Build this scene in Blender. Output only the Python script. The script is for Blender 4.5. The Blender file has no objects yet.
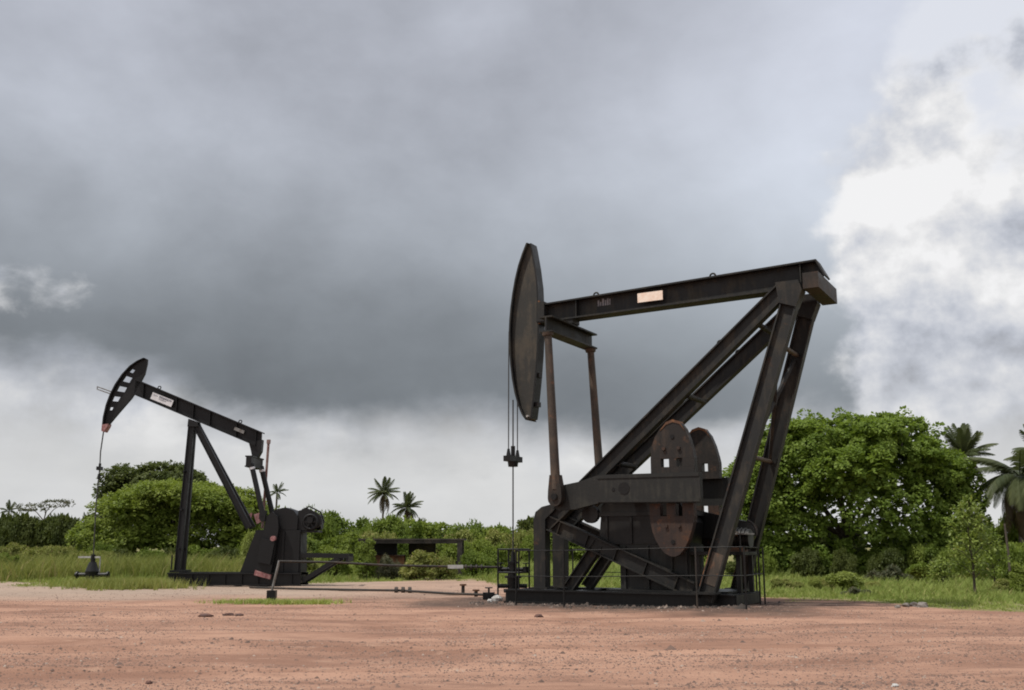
import bpy, math, random
import numpy as np
from mathutils import Vector, Matrix

random.seed(7); rng = np.random.default_rng(7)
sc = bpy.context.scene
col = sc.collection
R = math.radians

# ------------------------------------------------------------------ camera
CAM_H, FPX, YH = 1.5, 1000.0, 546.0
TILT = math.atan((YH - 345) / FPX)
cam = bpy.data.cameras.new('camera'); cam_o = bpy.data.objects.new('camera', cam); col.objects.link(cam_o)
cam_o.location = (0, 0, CAM_H); cam_o.rotation_euler = (math.pi / 2 + TILT, 0, 0)
cam.sensor_width = 36; cam.lens = FPX / 1024 * 36; cam.clip_end = 5000; cam.clip_start = 0.1
sc.camera = cam_o
sc.render.resolution_x = 1024; sc.render.resolution_y = 690
sc.view_settings.view_transform = 'Standard'; sc.view_settings.look = 'None'
sc.view_settings.gamma = 1; sc.view_settings.exposure = 0.0; sc.view_settings.use_curve_mapping = False
sc.cycles.filter_width = 1.9
sc.cycles.max_bounces = 6

# ------------------------------------------------------------------ sun
SUN = Vector((-0.42, -0.20, 0.885)).normalized()      # direction towards the sun
sl = bpy.data.lights.new('sun', 'SUN'); sl.energy = 3.9; sl.angle = R(2.0); sl.color = (1.0, 0.95, 0.87)
so = bpy.data.objects.new('sun', sl); col.objects.link(so)
so.rotation_euler = SUN.to_track_quat('Z', 'Y').to_euler()
so.location = (-20, -10, 40)

# ------------------------------------------------------------------ sky (world)
w = bpy.data.worlds.new('World'); sc.world = w; w.use_nodes = True
nt = w.node_tree; nt.nodes.clear()
class NB:
    def __init__(s, t): s.t = t; s.N = t.nodes; s.L = t.links
    def put(s, sock, v):
        if isinstance(v, bpy.types.NodeSocket): s.L.new(v, sock)
        else: sock.default_value = v
    def math(s, op, a, b=0.0, c=None, clamp=False):
        n = s.N.new('ShaderNodeMath'); n.operation = op; n.use_clamp = clamp
        s.put(n.inputs[0], a); s.put(n.inputs[1], b)
        if c is not None: s.put(n.inputs[2], c)
        return n.outputs[0]
    def add(s, a, b): return s.math('ADD', a, b)
    def sub(s, a, b): return s.math('SUBTRACT', a, b)
    def mul(s, a, b): return s.math('MULTIPLY', a, b)
    def step(s, x, lo, hi, a=0.0, b=1.0):
        n = s.N.new('ShaderNodeMapRange'); n.interpolation_type = 'SMOOTHSTEP'
        s.put(n.inputs['Value'], x); n.inputs['From Min'].default_value = lo; n.inputs['From Max'].default_value = hi
        n.inputs['To Min'].default_value = a; n.inputs['To Max'].default_value = b
        return n.outputs[0]
    def lin(s, x, lo, hi, a=0.0, b=1.0):
        n = s.N.new('ShaderNodeMapRange')
        s.put(n.inputs['Value'], x); n.inputs['From Min'].default_value = lo; n.inputs['From Max'].default_value = hi
        n.inputs['To Min'].default_value = a; n.inputs['To Max'].default_value = b
        return n.outputs[0]
    def noise(s, vec, scale, detail=5, rough=0.5, dist=0.0):
        n = s.N.new('ShaderNodeTexNoise'); s.L.new(vec, n.inputs['Vector'])
        n.inputs['Scale'].default_value = scale; n.inputs['Detail'].default_value = detail
        n.inputs['Roughness'].default_value = rough; n.inputs['Distortion'].default_value = dist
        return n.outputs['Fac']
    def mapv(s, vec, scale=(1, 1, 1), loc=(0, 0, 0)):
        n = s.N.new('ShaderNodeMapping'); s.L.new(vec, n.inputs['Vector'])
        n.inputs['Scale'].default_value = scale; n.inputs['Location'].default_value = loc
        return n.outputs[0]
    def mix(s, f, a, b, mode='MIX'):
        n = s.N.new('ShaderNodeMix'); n.data_type = 'RGBA'; n.blend_type = mode; n.clamp_factor = True
        s.put(n.inputs[0], f)
        for sk, v in ((n.inputs[6], a), (n.inputs[7], b)):
            if isinstance(v, bpy.types.NodeSocket): s.L.new(v, sk)
            else: sk.default_value = (*v, 1)
        return n.outputs[2]
    def scale(s, colr, f):
        n = s.N.new('ShaderNodeVectorMath'); n.operation = 'SCALE'
        s.put(n.inputs[0], colr); s.put(n.inputs['Scale'], f)
        return n.outputs[0]
b = NB(nt)
tc = nt.nodes.new('ShaderNodeTexCoord'); D = tc.outputs['Generated']
sep = nt.nodes.new('ShaderNodeSeparateXYZ'); nt.links.new(D, sep.inputs[0])
X, Y, Z = sep.outputs
az = b.math('ARCTAN2', X, Y); el = b.math('ARCSINE', Z)
n1 = b.noise(b.mapv(D, (1, 1, 1.3), (3.1, 0.4, 0.2)), 3.6, 5, 0.5, 0.5)
n2 = b.noise(b.mapv(D, (1, 1, 1.1), (0.3, 5.0, 1.7)), 8.0, 9, 0.55, 0.0)
n3 = b.noise(b.mapv(D, (1, 1, 1.9), (7.3, 2.0, 4.4)), 6.0, 8, 0.52, 0.15)
n4 = b.noise(b.mapv(D, (1, 1, 3.0), (1.3, 8.0, 2.4)), 5.0, 6, 0.5)
n6 = b.noise(b.mapv(D, (1, 1, 1.3), (2.2, 6.0, 9.4)), 16.0, 8, 0.58, 0.3)
c1, c2, c3, c4, c6 = (b.sub(n, 0.5) for n in (n1, n2, n3, n4, n6))
# storm cloud: a right-hand edge leaning outwards with height, a ragged base above the horizon
edge = b.add(0.330, b.mul(b.math('MAXIMUM', b.sub(el, 0.36), 0.0), 0.9))
e1 = b.add(b.sub(edge, az), b.add(b.mul(c2, 0.24), b.mul(c1, 0.08)))
e1s = b.step(e1, -0.014, 0.026)
e1soft = b.step(e1, -0.02, 0.42)
base_el = b.add(b.add(0.098, b.mul(b.math('MAXIMUM', b.sub(b.mul(az, -1.0), 0.22), 0.0), 0.24)), b.add(b.mul(c2, 0.10), b.mul(c3, 0.15)))
e2 = b.sub(el, base_el)
e2s = b.step(e2, -0.03, 0.045)
# a small torn gap low on the left, where bright cloud shows through
gx_ = b.math('DIVIDE', b.add(az, 0.575), 0.125); gy_ = b.math('DIVIDE', b.sub(el, 0.214), 0.040)
gap = b.step(b.add(b.sub(1.0, b.math('SQRT', b.add(b.mul(gx_, gx_), b.mul(gy_, gy_)))), b.add(b.mul(c2, 2.4), b.add(b.mul(c3, 1.4), b.mul(c6, 1.5)))), -0.1, 0.6)
dark = b.mul(b.mul(e1s, e2s), b.sub(1.0, b.mul(gap, 0.9)))
lum = b.add(b.step(el, 0.13, 0.40, 0.205, 0.48), b.mul(b.step(el, 0.5, 1.2), 0.25))
lum = b.mul(lum, b.add(1.0, b.add(b.mul(c1, 0.55), b.add(b.mul(c3, 0.50), b.add(b.mul(c2, 0.34), b.mul(c6, 0.14))))))
lum = b.add(lum, b.mul(b.sub(1.0, e1soft), b.step(el, 0.10, 0.30, 0.06, 0.20)))
dcol = b.mix(b.step(el, 0.12, 0.5), (0.905, 1.0, 1.10), (0.935, 0.985, 1.12))
dcol = b.scale(dcol, lum)
# clear air between the clouds: the physical sky, veiled by thin high cloud
sky = nt.nodes.new('ShaderNodeTexSky'); sky.sky_type = 'NISHITA'; sky.sun_disc = False
sky.sun_elevation = math.asin(SUN.z); sky.sun_rotation = math.atan2(SUN.x, SUN.y); sky.dust_density = 3.0
clear = b.mix(0.85, b.scale(sky.outputs[0], 0.11), (0.83, 0.85, 0.91))
# cumulus
bill = b.add(b.add(b.mul(c2, 0.75), b.mul(c3, 0.8)), b.step(el, 0.27, 0.43, 0.30, -0.16))
bill = b.add(bill, b.mul(b.step(e1, -0.13, -0.01), b.step(el, 0.42, 0.52, 0.30, 0.0)))
cum = b.step(bill, -0.10, 0.09)
n5 = b.noise(b.mapv(D, (1, 1, 1.1), (0.29, 5.0, 1.735)), 8.0, 9, 0.55, 0.0)
shade = b.add(b.mul(b.sub(n5, n2), 2.2), b.mul(c4, 0.95))
wl = b.math('MINIMUM', b.add(b.add(0.84, b.mul(shade, 0.8)), b.step(el, 0.12, 0.30, -0.24, 0.02)), 0.89)
ccol = b.scale(b.mix(b.step(wl, 0.5, 0.85), (0.93, 0.98, 1.10), (1.0, 1.0, 1.01)), wl)
light = b.mix(cum, clear, ccol)
# low haze band over the horizon
hz = b.step(b.add(el, b.add(b.mul(c4, 0.10), b.mul(c3, 0.05))), 0.06, 0.19, 1.0, 0.0)
hcol = b.scale(b.mix(0.5, (0.985, 1.0, 1.0), (1, 1, 1)), b.add(0.66, b.mul(c4, 0.28)))
light = b.mix(b.mul(hz, 0.93), light, hcol)
final = b.mix(dark, light, dcol)
bg = nt.nodes.new('ShaderNodeBackground'); nt.links.new(final, bg.inputs[0]); bg.inputs[1].default_value = 1.0
wo = nt.nodes.new('ShaderNodeOutputWorld'); nt.links.new(bg.outputs[0], wo.inputs[0])

# ------------------------------------------------------------------ helpers
CT, ST = math.cos(TILT), math.sin(TILT)
def at(px, py, Yd):
    """point on the sight line of a pixel at the forward distance Yd"""
    u, v = (px - 512) / FPX, (345 - py) / FPX
    d = Vector((u, CT - v * ST, ST + v * CT)); k = Yd / d.y
    return Vector((d.x * k, Yd, CAM_H + d.z * k))
def on_ground(px, py):
    u, v = (px - 512) / FPX, (345 - py) / FPX
    d = Vector((u, CT - v * ST, ST + v * CT)); k = -CAM_H / d.z
    return Vector((d.x * k, d.y * k, 0))

_tab = rng.random((64, 256, 256)).astype(np.float32)
def vn(x, y, scale, seed=0):
    x = np.asarray(x, float) / scale; y = np.asarray(y, float) / scale
    xi = np.floor(x).astype(int); yi = np.floor(y).astype(int); fx = x - xi; fy = y - yi
    fx = fx * fx * (3 - 2 * fx); fy = fy * fy * (3 - 2 * fy); t = _tab[seed]
    a = t[xi & 255, yi & 255]; b_ = t[(xi + 1) & 255, yi & 255]; c = t[xi & 255, (yi + 1) & 255]; d = t[(xi + 1) & 255, (yi + 1) & 255]
    return (a * (1 - fx) + b_ * fx) * (1 - fy) + (c * (1 - fx) + d * fx) * fy
PADX = [-400, -60, -40, -22.0, -19, -17, -14.3, -13.5, -9.5, -7, -4, -1.8, -0.5, 2, 5, 8, 9.2, 10.2, 14, 25, 60, 400]
PADY = [42, 42, 42, 42.5, 41, 38.6, 38.6, 41.6, 42, 44, 47, 47, 41, 36, 33.5, 28.8, 27.6, 26.0, 25, 24, 22, 20]
def pad_edge(x):
    e = np.interp(x, PADX, PADY)
    e = np.where(np.asarray(x) > 9.4, np.interp(x, [9.4, 10.6, 12.5], [27.6, 24.0, 23.0]), e)
    return e
def dirt_mask(x, y):
    """1 on the bare pad, 0 in the grass"""
    e = pad_edge(x) + (vn(x, y, 2.3, 1) - .5) * 3.4 + (vn(x, y, 0.7, 2) - .5) * 2.0
    m = np.clip((e - y) / 2.2 + .5, 0, 1)
    # sandy path behind the trees on the right
    p = np.exp(-((y - (42.5 + (np.asarray(x) - 16) * .1 + (vn(x, y, 4, 3) - .5) * 2)) / 1.3) ** 2) * ((np.asarray(x) > 11) & (np.asarray(x) < 24))
    return np.maximum(m, np.clip(p * 1.6 - .3, 0, 1))
def gh(x, y):
    x = np.asarray(x, float); y = np.asarray(y, float)
    h = (vn(x, y, 9, 4) - .5) * .10 + (vn(x, y, 2.1, 5) - .5) * .05
    h = h + (vn(x / 3.5, y, .8, 6) - .5) * .045 + (vn(x / 2, y, .3, 7) - .5) * .018
    for k, (yc, wd, dp) in enumerate(((13.2, .16, .05), (14.9, .17, .045), (19.5, .2, .05), (21.4, .2, .05), (16.6, .25, .04))):
        yy = yc + .05 * x + .9 * np.sin(x * .09 + k) + (vn(x, y * 0, 5, 10 + k) - .5) * .6
        dd = (y - yy) / wd
        h = h + dp * (-np.exp(-dd * dd) + .8 * np.exp(-(np.abs(dd) - 1.9) ** 2 * 1.5)) * np.clip(vn(x, y, 6, 20 + k) * 2 - .45, 0, 1)
    h = h * np.clip((y - 2) / 6, 0.3, 1)
    h = h + .12 * np.exp(-((x - 5.6) / 2.2) ** 2 - ((y - 24.6) / 2.0) ** 2)
    nearp = np.exp(-((x - 3) / 4.5) ** 2 - ((y - 27.5) / 2.5) ** 2)
    return h * (1 - .5 * nearp)
def g1(x, y): return float(gh(np.array([x]), np.array([y]))[0])
def P0(px, D_):
    """a spot on the ground below a pixel column at distance D_"""
    x = (px - 512) / FPX * (D_ * CT - 1.5 * ST); return Vector((x, D_, g1(x, D_)))

def tag(o, label=None, cat=None, group=None, kind=None):
    if label: o['label'] = label
    if cat: o['category'] = cat
    if group: o['group'] = group
    if kind: o['kind'] = kind
    return o
def link(o, parent=None):
    col.objects.link(o)
    if parent is not None: o.parent = parent
    return o
def empty(name, loc, rz=0.0):
    o = bpy.data.objects.new(name, None); o.location = loc; o.rotation_euler = (0, 0, rz); o.empty_display_size = .3
    return link(o)
def mesh_np(name, V, F, mat, smooth=False):
    V = np.ascontiguousarray(V, dtype=np.float32); F = np.ascontiguousarray(F, dtype=np.int32)
    me = bpy.data.meshes.new(name); k = F.shape[1]
    me.vertices.add(len(V)); me.vertices.foreach_set('co', V.ravel())
    me.loops.add(F.size); me.loops.foreach_set('vertex_index', F.ravel())
    me.polygons.add(len(F)); me.polygons.foreach_set('loop_start', np.arange(0, F.size, k, dtype=np.int32))
    if smooth: me.polygons.foreach_set('use_smooth', np.ones(len(F), bool))
    me.update(); me.validate()
    if mat: me.materials.append(mat)
    return me
def obj(name, me, parent=None):
    return link(bpy.data.objects.new(name, me), parent)
def copy_tree(o, parent=None):
    c = o.copy(); link(c, parent)
    for ch in o.children:
        if ch.name != c.name: copy_tree(ch, c)
    return c

class MB:
    def __init__(s): s.v = []; s.f = []; s.sm = []
    def quads(s, V, F, sm=False):
        n = len(s.v); s.v += [tuple(p) for p in V]
        for f in F: s.f.append([i + n for i in f]); s.sm.append(sm)
        return s
    def frame(s, p, q, up):
        p = Vector(p); q = Vector(q); a = (q - p).normalized(); u = Vector(up)
        sd = a.cross(u)
        if sd.length < 1e-4: sd = a.cross(Vector((1, 0, 0)))
        sd.normalize(); u = sd.cross(a).normalized()
        return p, q, a, u, sd
    def bar(s, p, q, wd, hg, up=(0, 0, 1), w2=None, h2=None):
        p, q, a, u, sd = s.frame(p, q, up); w2 = wd if w2 is None else w2; h2 = hg if h2 is None else h2
        V = []
        for c, W, H in ((p, wd, hg), (q, w2, h2)):
            for i, j in ((-1, -1), (1, -1), (1, 1), (-1, 1)): V.append(c + sd * (i * W / 2) + u * (j * H / 2))
        return s.quads(V, [(0, 1, 2, 3), (7, 6, 5, 4), (0, 4, 5, 1), (1, 5, 6, 2), (2, 6, 7, 3), (3, 7, 4, 0)])
    def box(s, x0, x1, y0, y1, z0, z1):
        return s.bar(((x0 + x1) / 2, (y0 + y1) / 2, z0), ((x0 + x1) / 2, (y0 + y1) / 2, z1), abs(y1 - y0), abs(x1 - x0), (1, 0, 0))
    def ibeam(s, p, q, wd, hg, tf=.04, tw=.03, up=(0, 0, 1), stiff=0):
        p, q, a, u, sd = s.frame(p, q, up)
        o = u * (hg / 2 - tf / 2)
        s.bar(p + o, q + o, wd, tf, u); s.bar(p - o, q - o, wd, tf, u); s.bar(p, q, tw, hg - 2 * tf, u)
        for i in range(stiff):
            c = p.lerp(q, (i + .5) / stiff)
            s.bar(c - a * .01, c + a * .01, wd * .86, hg - 2 * tf, u)
        return s
    def tube(s, p, q, r, r2=None, n=10, caps=True):
        p, q, a, u, sd = s.frame(p, q, (0, 0, 1)); r2 = r if r2 is None else r2; V = []
        for c, rr in ((p, r), (q, r2)):
            for i in range(n):
                t = 2 * math.pi * i / n; V.append(c + (u * math.cos(t) + sd * math.sin(t)) * rr)
        F = [(i, (i + 1) % n, n + (i + 1) % n, n + i) for i in range(n)]
        s.quads(V, F, True)
        if caps: s.quads(V, [tuple(range(n))[::-1], tuple(range(n, 2 * n))])
        return s
    def path(s, pts, r, n=8, r_end=None):
        pts = [Vector(p) for p in pts]; V = []; m = len(pts); up = Vector((0.13, 0.27, 1))
        for k, c in enumerate(pts):
            a = (pts[min(k + 1, m - 1)] - pts[max(k - 1, 0)]).normalized(); sd = a.cross(up).normalized(); u = sd.cross(a)
            rr = r if r_end is None else r + (r_end - r) * k / (m - 1)
            for i in range(n):
                t = 2 * math.pi * i / n; V.append(c + (u * math.cos(t) + sd * math.sin(t)) * rr)
        F = [(k * n + i, k * n + (i + 1) % n, (k + 1) * n + (i + 1) % n, (k + 1) * n + i) for k in range(m - 1) for i in range(n)]
        s.quads(V, F, True); s.quads(V, [tuple(range(n))[::-1], tuple(range((m - 1) * n, m * n))])
        return s
    def prism(s, poly, y0, y1):
        """polygon in the x-z plane extruded along y"""
        n = len(poly); V = [(x, y0, z) for x, z in poly] + [(x, y1, z) for x, z in poly]
        A = sum(poly[i][0] * poly[(i + 1) % n][1] - poly[(i + 1) % n][0] * poly[i][1] for i in range(n))
        f0, f1 = tuple(range(n)), tuple(range(n, 2 * n))
        if A < 0: f0 = f0[::-1]
        else: f1 = f1[::-1]
        F = [f0, f1] + [((i + 1) % n, i, n + i, n + (i + 1) % n) if A > 0 else (i, (i + 1) % n, n + (i + 1) % n, n + i) for i in range(n)]
        return s.quads(V, F)
    def ring(s, c, r, tr, axis='y', n=16, m=6, a0=0, a1=2 * math.pi):
        c = Vector(c); V = []; full = abs(a1 - a0 - 2 * math.pi) < 1e-6; N = n if full else n + 1
        for i in range(N):
            t = a0 + (a1 - a0) * i / n
            d = {'y': Vector((math.cos(t), 0, math.sin(t))), 'z': Vector((math.cos(t), math.sin(t), 0)), 'x': Vector((0, math.cos(t), math.sin(t)))}[axis]
            ax = {'y': Vector((0, 1, 0)), 'z': Vector((0, 0, 1)), 'x': Vector((1, 0, 0))}[axis]
            for j in range(m):
                q = 2 * math.pi * j / m; V.append(c + d * (r + tr * math.cos(q)) + ax * (tr * math.sin(q)))
        F = [(i * m + j, ((i + 1) % N) * m + j, ((i + 1) % N) * m + (j + 1) % m, i * m + (j + 1) % m) for i in range(n) for j in range(m)]
        return s.quads(V, F, True)
    def mesh(s, name, mat, bevel=0):
        me = bpy.data.meshes.new(name); me.from_pydata(s.v, [], s.f)
        me.polygons.foreach_set('use_smooth', s.sm); me.materials.append(mat); me.update()
        return me
    def build(s, name, mat, parent=None): return obj(name, s.mesh(name, mat), parent)

# ------------------------------------------------------------------ materials
def new_mat(name):
    m = bpy.data.materials.new(name); m.use_nodes = True; t = m.node_tree
    nb = NB(t); bs = t.nodes['Principled BSDF']; return m, nb, bs
def objco(nb, geo=False):
    if geo: return nb.N.new('ShaderNodeNewGeometry').outputs['Position']
    return nb.N.new('ShaderNodeTexCoord').outputs['Object']
def steel(name, dark, mid, rust, mid_amt=.5, rust_amt=.6, rough=.62):
    m, nb, bs = new_mat(name); co = objco(nb)
    a = nb.noise(co, 1.7, 8, .62); s_ = nb.noise(nb.mapv(co, (5, 5, .7)), 1.6, 6, .6); r = nb.noise(co, 3.6, 9, .68, .4)
    f = nb.add(nb.mul(a, .55), nb.mul(s_, .45))
    c = nb.mix(nb.step(f, .62 - .3 * mid_amt, .72 - .2 * mid_amt), dark, mid)
    c = nb.mix(nb.step(r, rust_amt, rust_amt + .13), c, rust)
    fine = nb.noise(co, 40, 4, .6)
    c = nb.mix(nb.lin(fine, .3, .7, .0, .35), c, (0.0, 0.0, 0.0), 'MULTIPLY')
    nb.L.new(c, bs.inputs['Base Color'])
    nb.L.new(nb.lin(a, .3, .7, rough - .12, rough + .15), bs.inputs['Roughness'])
    bs.inputs['Specular IOR Level'].default_value = .32
    bp = nb.N.new('ShaderNodeBump'); bp.inputs['Strength'].default_value = .35; bp.inputs['Distance'].default_value = .01
    nb.L.new(nb.noise(co, 14, 6, .6), bp.inputs['Height']); nb.L.new(bp.outputs[0], bs.inputs['Normal'])
    return m
def plain(name, c, c2=None, scale=4, rough=.7, metal=0, lo=.4, hi=.65):
    m, nb, bs = new_mat(name); co = objco(nb)
    c2 = c2 or tuple(v * .6 for v in c)
    nb.L.new(nb.mix(nb.step(nb.noise(co, scale, 7, .6), lo, hi), c, c2), bs.inputs['Base Color'])
    bs.inputs['Roughness'].default_value = rough; bs.inputs['Metallic'].default_value = metal
    return m
M_big = steel('weathered_dark_steel', (0.0104, 0.0106, 0.0104), (0.0311, 0.0274, 0.0207), (0.0629, 0.0319, 0.0163), .5, .63)
M_head = steel('weathered_head_plate', (.030, .029, .025), (.062, .053, .040), (.085, .048, .026), .6, .64)
M_leg = steel('weathered_leg_steel', (0.0118, 0.0118, 0.0111), (0.0370, 0.0312, 0.0237), (0.0740, 0.0357, 0.0178), .5, .60)
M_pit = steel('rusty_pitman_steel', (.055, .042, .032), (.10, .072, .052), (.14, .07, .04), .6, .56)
M_sad = steel('rusty_saddle_steel', (0.0210, 0.0168, 0.0133), (0.0490, 0.0322, 0.0224), (0.0840, 0.0385, 0.0196), .6, .58)
M_crank = steel('grey_crank_steel', (0.0163, 0.0167, 0.0155), (0.0326, 0.0319, 0.0266), (0.0444, 0.0304, 0.0185), .5, .68)
M_cw = steel('rusted_counterweight', (0.030, 0.020, 0.017), (0.056, 0.032, 0.022), (0.099, 0.042, 0.020), .65, .54)
M_cwu = steel('dark_rusted_weight', (.018, .015, .013), (.046, .033, .025), (.085, .042, .022), .5, .57)
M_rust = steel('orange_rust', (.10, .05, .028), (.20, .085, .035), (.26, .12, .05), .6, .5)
M_blk = steel('black_paint', (0.0060, 0.0060, 0.0067), (0.0112, 0.0112, 0.0120), (0.0263, 0.0188, 0.0150), .3, .68, .5)
M_oil = steel('oily_black', (0.0056, 0.0056, 0.0056), (0.0126, 0.0112, 0.0098), (0.0280, 0.0182, 0.0140), .4, .66, .45)
M_pink = plain('faded_red_paint', (.22, .085, .085), (.36, .20, .19), 9)
M_redw = plain('red_rod_paint', (.16, .07, .06), (.30, .22, .20), 3)
M_white = plain('white_sign_paint', (.66, .66, .68), (.5, .5, .52), 5, .5)
M_peach = plain('faded_plate_paint', (.74, .58, .47), (.80, .70, .60), 6, .6)
M_mark = plain('faded_lettering', (.22, .21, .23), (.10, .10, .11), 20, .7)
M_ink = plain('sign_ink', (.16, .17, .20), (.28, .29, .32), 14, .6)
M_galv = plain('galvanised_pipe', (.20, .20, .195), (.10, .085, .07), 6, .55, .2)
M_pipe = steel('brown_pipe', (.03, .026, .022), (.07, .052, .04), (.12, .06, .03), .5, .56)
M_cable = plain('steel_cable', (.05, .048, .045), (.03, .03, .03), 20, .5, .3)
M_conc = plain('dirty_concrete', (.17, .15, .125), (.075, .065, .055), 3, .9)
M_shed = plain('weathered_shade_wall', (.026, .022, .019), (.06, .048, .04), 2.5, .9)
M_rock = plain('grey_stone', (0.1785, 0.1575, 0.1417), (0.1155, 0.0945, 0.0788), 9, .9)
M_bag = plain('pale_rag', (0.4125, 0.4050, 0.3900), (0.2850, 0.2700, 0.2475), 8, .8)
M_brick = plain('dark_brick', (.12, .06, .045), (.06, .035, .03), 12, .9)

def leaf_mat(name, c1_, c2_, c3_=None, trans=.35, rough=.45, nscale=.45):
    m, nb, bs = new_mat(name)
    gi = nb.N.new('ShaderNodeNewGeometry'); rnd = gi.outputs['Random Per Island']; pos = gi.outputs['Position']
    oi = nb.N.new('ShaderNodeObjectInfo').outputs['Random']
    f = nb.add(nb.mul(rnd, .40), nb.mul(nb.step(nb.noise(pos, nscale, 3, .5), .38, .62), .6))
    c = nb.mix(f, c1_, c2_)
    if c3_: c = nb.mix(nb.step(rnd, .90, .96), c, c3_)
    c = nb.mix(nb.mul(oi, .28), c, (c1_[0] * .62, c1_[1] * .72, c1_[2] * .8))
    nb.L.new(c, bs.inputs['Base Color']); bs.inputs['Roughness'].default_value = rough
    bs.inputs['Specular IOR Level'].default_value = .14
    tr = nb.N.new('ShaderNodeBsdfTranslucent'); nb.L.new(nb.mix(.5, c, (c2_[0] * 1.25, c2_[1] * 1.35, c2_[2] * .6)), tr.inputs['Color'])
    mx = nb.N.new('ShaderNodeMixShader'); mx.inputs[0].default_value = trans
    nb.L.new(bs.outputs[0], mx.inputs[1]); nb.L.new(tr.outputs[0], mx.inputs[2])
    nb.L.new(mx.outputs[0], nb.N['Material Output'].inputs['Surface'])
    return m
L_neem = leaf_mat('broad_leaf', (0.1049, 0.1595, 0.0247), (0.2214, 0.2915, 0.0570), None, .38, .5, 2.0)
L_hedge = leaf_mat('hedge_leaf', (0.0990, 0.1430, 0.0247), (0.1922, 0.2475, 0.0475), None, .35, .5, .7)
L_dark = leaf_mat('dark_leaf', (0.0580, 0.0780, 0.0209), (0.1067, 0.1260, 0.0342), None, .3, .5, .7)
L_acac = leaf_mat('feathery_leaf', (0.1224, 0.1705, 0.0285), (0.2272, 0.2750, 0.0570), None, .35, .5, .8)
L_brig = leaf_mat('bright_leaf', (0.171, 0.220, 0.048), (0.274, 0.310, 0.084))
L_yng = leaf_mat('young_leaf', (.15, .205, .045), (.24, .29, .075), (.28, .26, .09)) #(0.114, 0.155, 0.042), (0.188, 0.220, 0.066), (0.228, 0.200, 0.072))
L_palm = leaf_mat('palm_leaf', (0.046, 0.062, 0.029), (0.103, 0.115, 0.050), None, .25)
L_dry = leaf_mat('dry_palm_leaf', (.060, .045, .028), (.11, .08, .045), None, .2)
L_dead = leaf_mat('dry_brush_leaf', (.075, .085, .045), (.12, .12, .07), (.16, .12, .07), .2)
L_gras = leaf_mat('grass_blade', (0.2050, 0.2585, 0.0665), (0.3344, 0.3795, 0.1092), (0.4747, 0.4180, 0.1805), .3, .6, .3)
L_weed = leaf_mat('weed_leaf', (0.1597, 0.1870, 0.0475), (0.2772, 0.2860, 0.0855), (0.3938, 0.3080, 0.1482), .3, .6, .3)
M_bark = plain('bark', (.085, .066, .050), (.045, .036, .028), 7, .9)
M_pbark = plain('palm_bark', (.13, .11, .09), (.07, .058, .048), 9, .9)

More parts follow.
